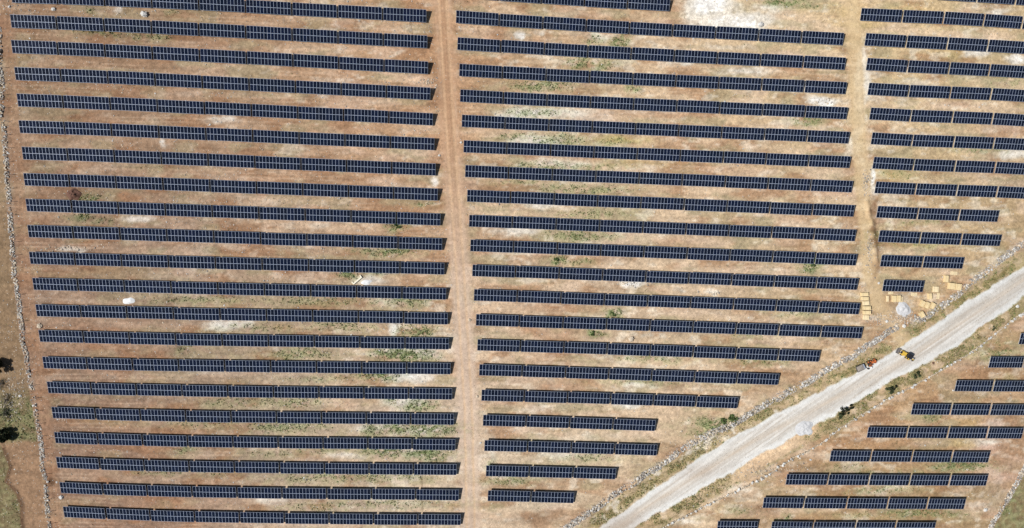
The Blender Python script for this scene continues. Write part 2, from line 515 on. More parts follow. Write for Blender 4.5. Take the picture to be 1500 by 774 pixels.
# green and olive ground cover
GREEN = [(512, 398, 16, 10, .9), (555, 397, 36, 8, .5), (470, 440, 110, 8, .35), (600, 440, 30, 9, .6), (500, 478, 50, 8, .45), (610, 485, 26, 8, .7), (440, 520, 50, 8, .45), (585, 520, 38, 8, 1.0), (620, 520, 24, 8, .6),
         (555, 550, 34, 8, .7), (470, 555, 60, 6, .3), (340, 590, 50, 8, .35), (420, 590, 60, 8, .4), (575, 583, 12, 9, .6), (615, 595, 26, 7, .7), (410, 626, 60, 8, .5), (545, 630, 14, 10, .6), (585, 628, 30, 8, .7), (635, 630, 36, 9, .8),
         (570, 662, 34, 8, .7), (625, 665, 36, 9, .75), (470, 660, 60, 6, .3), (300, 620, 60, 8, .3), (510, 700, 110, 8, .45), (400, 664, 50, 7, .3), (560, 740, 120, 7, .35), (460, 745, 60, 6, .3), (230, 692, 40, 6, .4), (320, 695, 50, 6, .25), (265, 660, 16, 6, .5),
         (582, 330, 16, 8, .9), (600, 322, 14, 5, .5), (575, 370, 36, 6, .7), (540, 368, 30, 5, .4), (625, 300, 14, 4, .5), (130, 290, 22, 7, .55), (120, 320, 20, 7, .5), (150, 325, 22, 6, .4), (150, 49, 36, 4, .5), (220, 55, 30, 5, .5), (130, 15, 6, 5, .4), (250, 18, 18, 6, .3),
         (230, 245, 40, 5, .2), (620, 250, 20, 4, .5), (330, 420, 60, 6, .3), (280, 440, 80, 6, .35), (370, 480, 50, 6, .35), (270, 510, 10, 8, .5),
         (790, 126, 50, 8, .6), (780, 165, 40, 6, .5), (870, 60, 14, 8, .5), (905, 60, 12, 9, .7), (850, 92, 20, 8, .7), (885, 98, 20, 8, .5), (930, 130, 10, 6, .6), (815, 205, 40, 8, .5), (760, 200, 30, 6, .4), (900, 208, 40, 6, .4), (790, 245, 60, 7, .5), (860, 245, 60, 5, .35),
         (860, 278, 60, 7, .5), (760, 268, 30, 5, .4), (870, 315, 60, 6, .4), (850, 347, 50, 6, .55), (815, 382, 12, 6, .9), (850, 385, 20, 5, .4), (897, 462, 12, 8, 1.0), (868, 489, 14, 5, .9), (1190, 382, 14, 8, .9), (1187, 395, 10, 6, .8), (950, 525, 60, 6, .4), (1120, 530, 40, 6, .4), (950, 560, 90, 5, .3), (1170, 460, 40, 6, .3),
         (1178, 178, 20, 8, .5), (1140, 4, 30, 5, .7), (1180, 10, 40, 5, .3), (1090, 345, 30, 4, .3), (1100, 490, 50, 6, .3), (720, 685, 7, 12, .7), (860, 672, 40, 6, .4), (745, 705, 40, 6, .4), (780, 650, 60, 5, .2),
         (1400, 140, 60, 6, .2), (1440, 220, 50, 5, .35), (1355, 240, 40, 5, .3), (1480, 120, 24, 8, .3), (1350, 325, 60, 6, .25), (1320, 255, 30, 6, .3), (1340, 358, 70, 6, .3), (1310, 345, 60, 5, .3),
         (1360, 610, 18, 6, .5), (1410, 683, 40, 7, .65), (1290, 694, 70, 5, .35), (1345, 752, 60, 6, .45), (1240, 685, 30, 5, .3), (1290, 720, 60, 6, .35), (1430, 500, 50, 8, .35), (1470, 520, 40, 10, .35), (1145, 762, 12, 8, .5), (1080, 750, 30, 8, .3), (1260, 755, 50, 6, .25), (1470, 560, 20, 8, .3),
         (1058, 622, 40, 8, .9), (1030, 635, 30, 8, .5), (1075, 618, 20, 6, 1.0)]
RED = [(5, 35, 12, 20, .8), (60, 130, 40, 20, .2), (120, 200, 200, 200, .15), (120, 500, 110, 60, .45), (150, 640, 120, 80, .45), (200, 750, 140, 40, .6), (60, 380, 50, 40, .4), (140, 400, 100, 30, .3), (470, 403, 60, 8, .45), (450, 290, 60, 9, .25),
       (640, 385, 24, 10, .3), (660, 120, 30, 160, .45), (672, 330, 24, 60, .3), (830, 452, 60, 7, .7), (820, 488, 40, 7, .55), (800, 525, 40, 8, .6), (810, 562, 40, 8, .5), (745, 130, 50, 10, .3), (730, 60, 60, 10, .35), (720, 165, 20, 8, .5), (985, 30, 24, 16, .4), (1000, 90, 60, 8, .2),
       (990, 355, 30, 6, .5), (1120, 92, 40, 8, .3), (1060, 250, 80, 8, .3), (1160, 280, 60, 8, .35), (945, 165, 60, 7, .45), (910, 285, 60, 7, .3), (1290, 640, 120, 20, .35), (1400, 460, 30, 40, .2), (1460, 690, 40, 40, .4), (1470, 190, 40, 8, .4), (1250, 560, 10, 10, .1), (1420, 560, 50, 25, .35), (1180, 700, 50, 20, .4), (1110, 760, 30, 14, .5)]
DARK = [(108, 283, 18, 10, .6), (1279, 305, 7, 14, .8), (1283, 345, 6, 26, .9), (1282, 390, 6, 24, .5), (78, 705, 10, 9, .8), (240, 48, 60, 6, .2), (1010, 690, 40, 14, .15), (900, 770, 60, 20, .25), (770, 760, 60, 10, .3), (1180, 690, 60, 14, .3), (1100, 745, 30, 12, .3), (1310, 440, 14, 14, .3), (640, 130, 10, 14, .3)]
PINK = [(1455, 620, 26, 14, .9), (1440, 655, 26, 12, .7), (1470, 700, 30, 40, .4), (870, 168, 40, 8, .5), (960, 200, 40, 8, .4), (690, 265, 14, 14, .4), (670, 640, 30, 60, .3), (1470, 188, 26, 8, .4)]
YELLOW = [(900, 205, 50, 6, .8), (930, 240, 50, 4, .6), (1370, 357, 70, 5, .5), (1330, 355, 50, 5, .5), (1310, 258, 20, 6, .5), (1425, 615, 20, 10, .5), (1410, 650, 16, 8, .7), (1330, 18, 30, 8, .6), (1255, 25, 20, 40, .4), (1410, 80, 30, 10, .4), (145, 614, 30, 8, .5)]


def blobs(u, v, lst, n):
    m = np.zeros_like(u)
    for cx, cy, rx, ry, s in lst:
        q = ((u - cx) / rx) ** 2 + ((v - cy) / ry) ** 2
        m = np.maximum(m, s * np.exp(-q * 0.8))
    return np.clip(m * (0.35 + 1.3 * n) , 0, 1.4)


def seg_band(d, w, soft):
    return 1 - smooth(w - soft, w + soft, d)


def srgb2lin(a):
    a = a / 255.0
    return np.where(a <= 0.04045, a / 12.92, ((a + 0.055) / 1.055) ** 2.4)


def soil(u, v, X, Y):
    """albedo of the bare ground (linear) and ground-cover density"""
    lu = np.clip(u + 26 * (fbm(X / 14, Y / 9, 21) - .5), -60, 1600)
    lv = np.clip(v + 26 * (fbm(X / 14, Y / 9, 25) - .5), -60, 860)
    g = np.array([[row[0]] + row + [row[-1]] for row in ([CG[0]] + CG + [CG[-1]])], float)
    ix = np.clip(np.searchsorted(CX, lu) - 1, 0, len(CX) - 2)
    iy = np.clip(np.searchsorted(CY, lv) - 1, 0, len(CY) - 2)
    CXa, CYa = np.array(CX, float), np.array(CY, float)
    tx = ((lu - CXa[ix]) / (CXa[ix + 1] - CXa[ix]))[..., None]
    ty = ((lv - CYa[iy]) / (CYa[iy + 1] - CYa[iy]))[..., None]
    col = (g[iy, ix] * (1 - tx) + g[iy, ix + 1] * tx) * (1 - ty) + (g[iy + 1, ix] * (1 - tx) + g[iy + 1, ix + 1] * tx) * ty
    n1 = fbm(X / 5.0, Y / 3.2, 31)
    n2 = fbm(X / 1.7, Y / 1.2, 41)
    n3 = fbm(X / 26, Y / 5, 51)
    n4 = fbm(X / 0.9, Y / 0.9, 61, 3)
    st = fbm(X / 22 + 0.05 * Y, Y / 0.8, 71, 3)            # grading streaks along the rows

    def mixc(c, m):
        m = np.clip(m, 0, 1)[..., None]
        return col * (1 - m) + np.array(c, float) * m

    lf = .5 + .5 * smooth(250, 560, u)
    col = mixc((214, 186, 154), 0.75 * lf * smooth(.48, .70, n3))
    col = mixc((160, 118, 84), (0.9 - .3 * lf) * smooth(.48, .68, fbm(X / 12, Y / 5, 81)))
    col = mixc((168, 156, 120), 0.6 * smooth(.50, .70, fbm(X / 10, Y / 4, 91)))
    col = mixc((218, 190, 166), 0.45 * lf * smooth(.54, .72, fbm(X / 15, Y / 4, 95)))
    wh = fbm(X / 4.5, Y / 2.2, 97) + .10 * (fbm(X / 30, Y / 20, 99) - .5) * 4
    col = mixc((230, 218, 198), 0.55 * smooth(.60, .76, wh) * (.45 + .55 * smooth(250, 560, u)))
    u0, v0 = u, v
    u = u0 + 20 * (fbm(X / 4.2, Y / 4.2, 111) - .5) + 24 * (fbm(X / 12, Y / 12, 115) - .5)
    v = v0 + 11 * (fbm(X / 4.2, Y / 4.2, 121) - .5)
    col = mixc((172, 124, 92), .75 * blobs(u, v, RED, n1))
    col = mixc((212, 178, 162), .75 * blobs(u, v, PINK, n1))
    col = mixc((205, 172, 98), .65 * blobs(u, v, YELLOW, n1))
    gm = blobs(u, v, GREEN, n2)
    ch = blobs(u, v, CHALK, n1 * .5 + n2 * .5)
    dug = blobs(u, v, DARK, n2)
    u, v = u0, v0
    # beyond the walls: rough pasture
    dl, s_l = poly_dist(u, v, WALL_LEFT)
    rough = (s_l > 0) * smooth(2, 5, dl)
    dse, s_se = poly_dist(u, v, WALL_SE)
    past = (s_se < 0) * smooth(2, 6, dse)
    col = mixc((150, 124, 92), rough * .9 * smooth(250, 330, v))
    col = mixc((176, 150, 112), rough * .7 * (1 - smooth(250, 330, v)))
    olive = rough * (smooth(560, 600, v) * (1 - smooth(640, 655, v)))
    lw = [(2, 650), (15, 684), (8, 706), (24, 720), (31, 740), (33, 810)]
    dw, s_w = poly_dist(u, v, lw)
    field = rough * (v > 652) * (s_w > 0) * smooth(0, 3, dw)
    col = mixc((130, 116, 80), np.clip(olive + field, 0, 1) * (.5 + .5 * n1))
    fur = vnoise((u - .18 * v) / 1.6, v / 30, 140)
    col = mixc((112, 98, 66), field * .5 * smooth(.5, .75, fur))
    dirtl = rough * (v > 645) * (1 - np.clip(field, 0, 1))
    col = mixc((168, 132, 100), dirtl * .8)
    col = mixc((92, 66, 46), .85 * np.exp(-(dw / 2.6) ** 2) * (v > 655) * (.4 + n2))
    col = mixc((134, 118, 80), past * (.5 + .5 * n1))
    col = mixc((166, 150, 112), past * .7 * smooth(.52, .68, n2))
    col = mixc((150, 138, 98), field * .6 * smooth(.5, .68, n2))
    gm = np.maximum(gm, np.clip(.7 * olive + .35 * field + .7 * past, 0, 1) * n1 * 1.2)
    # chalk
    col = mixc((222, 212, 196), smooth(.14, .58, ch))
    col = mixc((242, 239, 235), smooth(.62, 1.05, ch) * (.6 + .5 * n4))
    # tracks
    dm, _ = poly_dist(u, v, TRACK_M)
    tm = seg_band(dm + 6 * (n1 - .5), 15, 6)
    top = 1 - smooth(150, 480, v)
    tcol = np.array((198, 156, 120.))[None] * top[..., None] + np.array((209, 184, 162.))[None] * (1 - top[..., None])
    a = (.8 * tm)[..., None]
    col = col * (1 - a) + tcol * a
    col = mixc((222, 184, 142), .6 * np.exp(-((dm - 5.5 - 2 * (n3 - .5)) / 1.7) ** 2) * (.5 + n1))
    col = mixc((220, 196, 168), .35 * np.exp(-((dm - 10) / 1.6) ** 2) * smooth(.4, .7, n1))
    col = mixc((160, 120, 86), .35 * np.exp(-((dm - 2) / 1.6) ** 2) * top)
    col = mixc((152, 116, 82), .35 * np.exp(-((dm - 17) / 4) ** 2) * smooth(.5, .75, n1) * top)
    dr, _ = poly_dist(u, v, TRACK_R)
    tr = seg_band(dr + 5 * (n1 - .5), 11, 4)
    col = mixc((214, 186, 142), .75 * tr)
    col = mixc((190, 156, 112), .4 * np.exp(-((dr - 8) / 2) ** 2) * n1)
    dt, _ = poly_dist(u, v, TRACK_L)
    tl = seg_band(dt + 4 * (n1 - .5), 9, 4) * (1 - rough)
    col = mixc((170, 128, 96), .5 * tl)
    col = mixc((186, 148, 114), .5 * np.exp(-((dt - 3.6) / 1.3) ** 2) * n1 * 1.4 * (1 - rough))
    # headland path above the north wall
    dh, s_h = poly_dist(u, v, WALL_NW)
    hp = (s_h > 0) * np.exp(-((dh - 14) / 8) ** 2)
    col = mixc((190, 160, 128), .5 * hp)
    # the verge strips and the gravel road
    dn, sn = poly_dist(u, v, ROAD_N)
    ds, ss = poly_dist(u, v, ROAD_S)
    on = (sn < 0) & (ss > 0)
    ent = np.exp(-((u - 1316) / 24) ** 2 - ((v - 497) / 16) ** 2)
    vn = (sn > 0) * (1 - smooth(18, 24, dn)) * (1 - np.clip(1.3 * ent, 0, 1))
    col = mixc((196, 172, 134), .7 * vn)
    lush = .5 + .5 * smooth(900, 1050, np.abs(u - 1150) * 4)
    olv = vn * np.exp(-((dn - 8 + 3 * (n1 - .5)) / 4.0) ** 2) * smooth(.36, .62, n1)
    col = mixc((118, 104, 52), .85 * olv * lush)
    gm = np.maximum(gm, 1.1 * olv + .75 * vn * smooth(.42, .65, n2))
    col = mixc((236, 228, 214), .75 * vn * smooth(.56, .7, fbm(X / 3, Y / 3, 77)) * (u < 1150))
    vs = (ss < 0) * (1 - smooth(15, 24, ds))
    sand = vs * np.clip(np.exp(-((u - 1130) / 75) ** 2), 0, 1)
    col = mixc((214, 186, 150), .6 * vs)
    col = mixc((226, 192, 154), .8 * sand)
    dry = vs * (1 - np.clip(sand * 1.2, 0, 1))
    col = mixc((140, 124, 82), .8 * dry * smooth(.38, .62, n2 * .6 + n1 * .4))
    gm = np.maximum(gm, 1.1 * dry * smooth(.34, .58, n1))
    off = 3.4 * (fbm(X / 2.2, Y / 2.2, 13) - .5) + 4.5 * (fbm(X / 9, Y / 9, 14) - .5)
    side = np.where(on, 1.0, -1.0)
    inn = np.minimum(dn, ds) * side
    road = smooth(-2.2, .8, inn + 1.6 * off)
    col = mixc((208, 203, 196), road)
    along_ = (u * .82 - v * .57)
    streak = fbm(along_ / 90, (u * .57 + v * .82) / 1.6, 19, 3)
    col = mixc((190, 179, 166), road * .8 * smooth(.42, .72, streak))
    col = mixc((232, 229, 224), road * .75 * smooth(.52, .75, fbm(along_ / 60, (u * .57 + v * .82) / 2.2, 23, 3)))
    dist_c, sc = poly_dist(u, v, ROAD_C)
    sgn = dist_c * sc
    col = mixc((196, 186, 174), road * .55 * np.exp(-((sgn + 5.0) / 1.3) ** 2) * (.6 + .6 * n1))
    col = mixc((200, 188, 172), road * .35 * np.exp(-((sgn - 4.5) / 1.8) ** 2) * (.6 + .6 * n1))
    col = mixc((206, 186, 164), road * .5 * np.exp(-((sgn - 0.5) / 3.2) ** 2) * (.5 + n3))
    col = mixc((228, 229, 228), road * .8 * (1 - smooth(2.0, 9.0, inn + 1.6 * off)) * (.6 + .7 * n1))
    col = mixc((190, 188, 184), road * .4 * smooth(.60, .75, n2) * (1 - smooth(1, 4, inn)))
    gm = gm * (1 - road)
    verge = np.clip(vn + vs, 0, 1) * (1 - road)
    # wheel marks of the works traffic between the rows
    for (a, b2, n_) in ROWS:
        for dv in (7.5, 13.0):
            m = (u > a[0] - 8) & (u < b2[0] + 8)
            vv = a[1] + (b2[1] - a[1]) * (u - a[0]) / (b2[0] - a[0]) + dv + 3 * (vnoise(X / 20, Y / 20, int(a[1]) % 50) - .5)
            w_ = m * np.exp(-((v - vv) / 1.0) ** 2) * smooth(.46, .66, vnoise(X / 26, Y / 14, int(a[1] * 3) % 90 + 5))
            col = mixc((206, 178, 148), .5 * w_)
    # cable trenches
    for ln in (((611, 600), (614, 640), (617, 690), (619, 748)), ((563, 540), (575, 560)), ((950, 640), (985, 655), (1000, 662)), ((578, 470), (590, 492)), ((600, 30), (606, 60), (618, 70)), ((700, 40), (704, 58))):
        dq, _ = poly_dist(u, v, ln)
        col = mixc((120, 96, 72), .6 * np.exp(-(dq / 1.1) ** 2) * smooth(.3, .5, n2))
    # dark freshly dug earth
    col = mixc((112, 78, 54), .8 * dug)
    # green tinge of low weeds
    col = mixc((156, 142, 98), .8 * verge * np.clip(gm, 0, 1) * smooth(.26, .56, n2))
    col = mixc((136, 148, 98), .95 * (1 - verge) * np.clip(gm * 1.15, 0, 1) * smooth(.26, .56, n2))
    # general mottling
    k = 1 + (.42 * (n2 - .5) + .42 * (n4 - .5) + .26 * (st - .5) + .3 * (fbm(X / 7, Y / 2.5, 17) - .5)) * (1 - .75 * road) * (1 - .5 * np.clip(tm + tr, 0, 1))
    grey = col.mean(-1, keepdims=True)
    col = (col * .87 + grey * .13) * (np.array([1.0, .983, .975]) + smooth(450, 900, u)[..., None] * np.array([.012, .022, .012])) * (1 - .10 * (1 - smooth(0, 520, u)))[..., None]
    alb = srgb2lin(np.clip(col, 0, 255)) * k[..., None]
    return alb, gm, road, np.clip(tm + tr, 0, 1), verge


def axis(lo, hi, step, out):
    a = list(np.arange(lo, hi + step * .5, step))
    s = step
    x = a[-1]
    while x < out:
        s *= 1.35
        x += s
        a.append(x)
    s = step
    x = a[0]
    pre = []
    while x > -out:
        s *= 1.35
        x -= s
        pre.append(x)
    return np.array(pre[::-1] + a)


# ends of the panel rows' low edges in the left and middle blocks
L_l = [(17.8, 4), (17.1, 40.9), (18.6, 78.4), (23.3, 117.7), (26.6, 156.2), (29.2, 195), (33.9, 233.6), (36.5, 271.9), (39.8, 309.9), (42.4, 347.9), (44.7, 386.7), (49.5, 424.8), (54.1, 463.4), (58.5, 501.1), (64.2, 539.6), (70.7, 576.1), (77.8, 613), (81.4, 649.3), (84.5, 685.7), (89.4, 722.4), (94.3, 758.1)]
L_r = [(626.6, 32.8), (627.9, 71.0), (629, 108.7), (632.3, 146.6), (636.0, 184.2), (638.1, 220.7), (640, 257.9), (643, 294.5), (647, 330.8), (649.6, 366.8), (652.7, 402.8), (655.4, 439.3), (657.8, 475.5), (659.6, 512.2), (661.9, 549), (664.3, 586), (666.9, 622.6), (669, 659.6), (670.8, 696.3), (674.1, 733.3), (677, 769.8)]
M_l = [(667.8, 34.1), (669.8, 73.2), (672.6, 112), (673.8, 149.2), (676.3, 186.4), (678.9, 223.4), (681.2, 259.5), (684, 295.6), (686.9, 332.1), (688.7, 368.3), (691.6, 404.7), (694, 440.9), (697, 477.3), (699, 513.8), (701.7, 550.5), (705, 587.3), (707.2, 623.9), (709.3, 660.9), (711.6, 697.7), (714.2, 734.3)]
M_r = [(1235.4, 66.5), (1238, 102.7), (1239.6, 138), (1240.6, 174.8), (1243.3, 210.6), (1245.3, 246.5), (1248.2, 282.2), (1250.5, 318.1), (1253, 353.8), (1254.2, 389.4), (1256, 425.2), (1258.9, 460.6), (1262.6, 496), (1200.4, 530.2), (1140.4, 564.4), (1080.7, 598.4), (960.2, 631.6), (962.8, 667.5), (902.4, 702.6), (841.1, 737.6)]
M_n = [9] * 13 + [8, 7, 6, 4, 4, 3, 2]
ROWS = [(a, b, 9) for a, b in zip(L_l, L_r)] + list(zip(M_l, M_r, M_n))
GX = axis(-212, 250, 0.5, 1800)
GY = axis(-124, 118, 0.5, 1800)
XX, YY = np.meshgrid(GX, GY)
BZ = base_z(XX, YY)
UU, VV = project(XX, YY, BZ)
UU = np.clip(UU, -400, 1900)
VV = np.clip(VV, -300, 1100)
ALB, GM, RD, TK, VG = soil(UU, VV, XX, YY)
ZZ = BZ + relief(UU, VV, XX, YY)
ALBEDO_GAIN = 0.93
nx, ny = len(GX), len(GY)
me = bpy.data.meshes.new('ground')
me.vertices.add(nx * ny)
co = np.stack([XX, YY, ZZ], -1).reshape(-1, 3)
me.vertices.foreach_set('co', co.ravel())
ii = (np.arange(ny - 1)[:, None] * nx + np.arange(nx - 1)[None]).ravel()
fa = np.stack([ii, ii + 1, ii + nx + 1, ii + nx], -1)
me.loops.add(fa.size)
me.loops.foreach_set('vertex_index', fa.ravel().astype(np.int32))
me.polygons.add(len(fa))
me.polygons.foreach_set('loop_start', (np.arange(len(fa)) * 4).astype(np.int32))
me.polygons.foreach_set('use_smooth', np.ones(len(fa), bool))
at = me.attributes.new('soil', 'FLOAT_COLOR', 'POINT')
cc = np.concatenate([ALB.reshape(-1, 3) * ALBEDO_GAIN, np.maximum(RD, .65 * TK).reshape(-1, 1)], -1)
at.data.foreach_set('color', cc.astype(np.float32).ravel())
me.update(calc_edges=True)
me.validate()
go = bpy.data.objects.new('ground', me)
S.collection.objects.link(go)
go['kind'] = 'structure'


def ground_material():
    m = bpy.data.materials.new('stony_soil')
    m.use_nodes = True
    t = m.node_tree
    N, L = t.nodes, t.links
    b = N['Principled BSDF']
    b.inputs['Roughness'].default_value = 0.95
    b.inputs['Specular IOR Level'].default_value = 0.12
    a = N.new('ShaderNodeAttribute')
    a.attribute_name = 'soil'
    g = N.new('ShaderNodeNewGeometry')

    def noise(scale, detail=4, rough=.6):
        n = N.new('ShaderNodeTexNoise')
        n.inputs['Scale'].default_value = scale
        n.inputs['Detail'].default_value = detail
        n.inputs['Roughness'].default_value = rough
        L.new(g.outputs['Position'], n.inputs['Vector'])
        return n.outputs['Fac']

    def rng(src, a0, a1, b0, b1):
        r = N.new('ShaderNodeMapRange')
        for k, x in enumerate((a0, a1, b0, b1)):
            r.inputs[k + 1].default_value = x
        L.new(src, r.inputs[0])
        return r.outputs[0]

    def mul(x, y):
        q = N.new('ShaderNodeMath')
        q.operation = 'MULTIPLY'
        L.new(x, q.inputs[0])
        L.new(y, q.inputs[1])
        return q.outputs[0]
    f1 = noise(0.9, 6, .7)
    f2 = noise(3.5, 4, .7)
    damp = rng(a.outputs['Alpha'], 0, 1, 1.0, .35)
    def soft(src):
        q = N.new('ShaderNodeMath')
        q.operation = 'MULTIPLY_ADD'
        L.new(src, q.inputs[0])
        L.new(damp, q.inputs[1])
        q.inputs[2].default_value = 1.0
        return q.outputs[0]
    k = mul(soft(rng(f1, .3, .7, -.30, .30)), soft(rng(f2, .3, .7, -.24, .24)))
    vs = N.new('ShaderNodeVectorMath')
    vs.operation = 'SCALE'
    L.new(a.outputs['Color'], vs.inputs[0])
    L.new(k, vs.inputs['Scale'])
    # pebbles: sparse pale flecks, and sparse dark crumbs
    vo = N.new('ShaderNodeTexVoronoi')
    vo.inputs['Scale'].default_value = 1.25
    L.new(g.outputs['Position'], vo.inputs['Vector'])
    dist = vo.outputs['Distance']
    sp = N.new('ShaderNodeSeparateColor')
    L.new(vo.outputs['Color'], sp.inputs[0])
    peb = mul(rng(dist, .10, .28, 1, 0), rng(sp.outputs[0], .72, .86, 0, .8))
    peb = mul(peb, rng(noise(.12, 3), .42, .62, .15, 1))
    dk = mul(rng(dist, .12, .30, 1, 0), rng(sp.outputs[1], .80, .90, 0, .6))
    mx = N.new('ShaderNodeMix')
    mx.data_type = 'RGBA'
    mx.inputs[7].default_value = (.66, .60, .50, 1)
    L.new(peb, mx.inputs[0])
    L.new(vs.outputs[0], mx.inputs[6])
    mx2 = N.new('ShaderNodeMix')
    mx2.data_type = 'RGBA'
    mx2.inputs[7].default_value = (.12, .085, .06, 1)
    L.new(dk, mx2.inputs[0])
    L.new(mx.outputs[2], mx2.inputs[6])
    L.new(mx2.outputs[2], b.inputs['Base Color'])
    bu = N.new('ShaderNodeBump')
    bu.inputs['Strength'].default_value = 0.6
    bu.inputs['Distance'].default_value = 0.25
    L.new(noise(1.6, 6, .7), bu.inputs['Height'])
    L.new(bu.outputs[0], b.inputs['Normal'])
    return m


me.materials.append(ground_material())


# ------------------------------------------------------------------ solar tables
MW, ML, GAP = 1.303, 2.384, 0.02       # module width, length, gap between modules
NMOD = 13
TL = NMOD * (MW + GAP) - GAP           # table length
TILT = R(13.0)
HLOW = 1.0
CT, STL = math.cos(TILT), math.sin(TILT)
MID = 0.03
SLOPE = 2 * ML + MID


def sp(x, s, n=0.0):
    """table coordinates: x along the row, s up the slope from the low edge, n off the glass"""
    return (x, s * CT - n * STL - SLOPE * CT / 2, HLOW + s * STL + n * CT)


def panel_row(s0):
    b = MB()
    fr = 0.045
    th = 0.035
    for k in range(NMOD):
        x0 = -TL / 2 + k * (MW + GAP)
        x1 = x0 + MW
        s1 = s0 + ML
        o = [(x0, s0), (x1, s0), (x1, s1), (x0, s1)]
        i = [(x0 + fr, s0 + .06), (x1 - fr, s0 + .06), (x1 - fr, s1 - .06), (x0 + fr, s1 - .06)]
        for q in range(4):
            p = (q + 1) % 4
            b.quad([sp(*o[q]), sp(*o[p]), sp(*i[p]), sp(*i[q])], 1)
            b.quad([sp(*o[p]), sp(*o[q]), sp(o[q][0], o[q][1], -th), sp(o[p][0], o[p][1], -th)], 1)
        b.quad([sp(q[0], q[1], -0.004) for q in i], 0, [(0, 0), (1, 0), (1, 1), (0, 1)])
        b.quad([sp(q[0], q[1], -th) for q in reversed(o)], 2)
    return b


def table_frame():
    b = MB()
    for s in (0.55, 1.85, SLOPE - 1.85, SLOPE - 0.55):          # purlins
        c = sp(0, s, -0.085)
        b.box(c, (TL - 0.14, 0.06, 0.09), 0, 0, 1, ('X', TILT))
    for x in (-TL / 2 + .04, TL / 2 - .04):                        # end rafters, added in light steel to brighten the gaps between tables
        b.box(sp(x, SLOPE / 2, -0.10), (0.05, SLOPE - 0.1, 0.13), 0, 0, 1, ('X', TILT))
    for k in range(5):                                             # rafters and posts
        x = -TL / 2 + 1.3 + k * (TL - 2.6) / 4
        c = sp(x, SLOPE / 2, -0.19)
        b.box(c, (0.08, SLOPE - 0.8, 0.11), 0, 0, 1, ('X', TILT))
        for s in (1.0, SLOPE - 1.0):
            q = sp(x, s, -0.24)
            b.tube((x, q[1], -0.35), q, 0.06, 0.06, 0, 6)
    return b


PANEL_MESH = [panel_row(0.0).mesh('panel_row', [M['cells'], M['aluminium'], M['backsheet']]),
              panel_row(ML + MID).mesh('panel_row', [M['cells'], M['aluminium'], M['backsheet']])]
FRAME_MESH = table_frame().mesh('support_frame', [M['steel']])

# the short rows of the right-hand blocks: low-edge points where tables meet, last point the row's end
RIGHT = [[(1373, -.2), (1431.7, 3.2), (1488, 7), (1544, 11)],
         [(1259.7, 30.3), (1321.7, 32.9), (1381.9, 35.2), (1440.8, 38.6), (1497, 42.3), (1552, 46)],
         [(1266.2, 66.7), (1327.3, 70), (1387.5, 72.8), (1446.5, 75.9), (1503, 79.2)],
         [(1268.2, 102.9), (1329.3, 106.3), (1390, 109), (1448.8, 111.8), (1506, 115)],
         [(1270.6, 139.1), (1331, 142.3), (1391.9, 144.6), (1451.3, 146.8), (1508, 149.9)],
         [(1273.2, 175.3), (1333.8, 178.5), (1395, 180.5), (1453.3, 182.8), (1510, 186)],
         [(1275.3, 211.6), (1336, 214.7), (1397, 216.7), (1455.3, 218.7), (1512, 221)],
         [(1277.7, 247.3), (1338, 250.2), (1398.7, 252.2), (1457, 254.1), (1514, 257)],
         [(1280.8, 283.3), (1341, 285.8), (1401.4, 287.8), (1460, 289.7), (1517, 292.4)],
         [(1283.4, 319), (1344, 321.7), (1404.5, 323.7), (1461, 325.4)],
         [(1286.2, 354.6), (1347.6, 357.2), (1407.7, 359.2), (1464.6, 360.9)],
         [(1289, 390.6), (1351.4, 392.5), (1409.7, 394)],
         [(1292.3, 426.7), (1351.6, 428.2)]]
LOWER = [[(1492, 504.5), (1546, 504.8)],
         [(1447.8, 538.9), (1499, 539), (1553, 539.2)], [(1398.1, 573.3), (1454.2, 573.8), (1510, 574)], [(1334.3, 607.6), (1392.6, 608.1), (1450, 608.4), (1504, 608.6)],
         [(1269.6, 641.4), (1328.5, 642), (1388.2, 642.4), (1445.8, 642.6), (1496.4, 642.8)],
         [(1215.2, 676), (1275.4, 676.6), (1335.5, 677), (1393.7, 677.4), (1447.6, 677.7)],
         [(1150.8, 710.3), (1212.7, 710.8), (1272.9, 711.1), (1332.5, 711.4), (1390.7, 711.6), (1444.5, 711.8)],
         [(1117.1, 744.4), (1177.6, 745), (1240.2, 745.4), (1300, 745.8), (1358.1, 746), (1412, 746.2)],
         [(1050, 778.6), (1109, 779.1)], [(1129, 779.4), (1190.5, 780), (1252.5, 780.3), (1311, 780.5), (1368, 780.7)]]

TABLES = []          # (block, row, column, columns in the row, matrix, size in view)


def add_table(block, row, col, ncol, a, b, sx):
    """a, b: world points of the table's low edge"""
    u = (b - a)
    u.normalize()
    n = Vector((-u.y, u.x, 0)).normalized()
    up = u.cross(n).normalized()
    n = up.cross(u)
    c = (a + b) / 2
    base = c - up * HLOW + n * (SLOPE * CT / 2)
    m = Matrix.Identity(4)
    for r in range(3):
        m[r][0] = u[r] * sx
        m[r][1] = n[r]
        m[r][2] = up[r]
        m[r][3] = base[r]
    cs = [m @ Vector(sp(x, s)) for x, s in ((-TL / 2, 0), (TL / 2, 0), (TL / 2, SLOPE), (-TL / 2, SLOPE))]
    uv = [project(*q) for q in cs]
    # clipped bounding size in view
    us = [min(max(float(q[0]), 0), 1500) for q in uv]
    vs = [min(max(float(q[1]), 0), 774) for q in uv]
    area = 0.0
    for k in range(4):
        j = (k + 1) % 4
        area += us[k] * vs[j] - us[j] * vs[k]
    TABLES.append((block, row, col, ncol, m, abs(area) / 2))


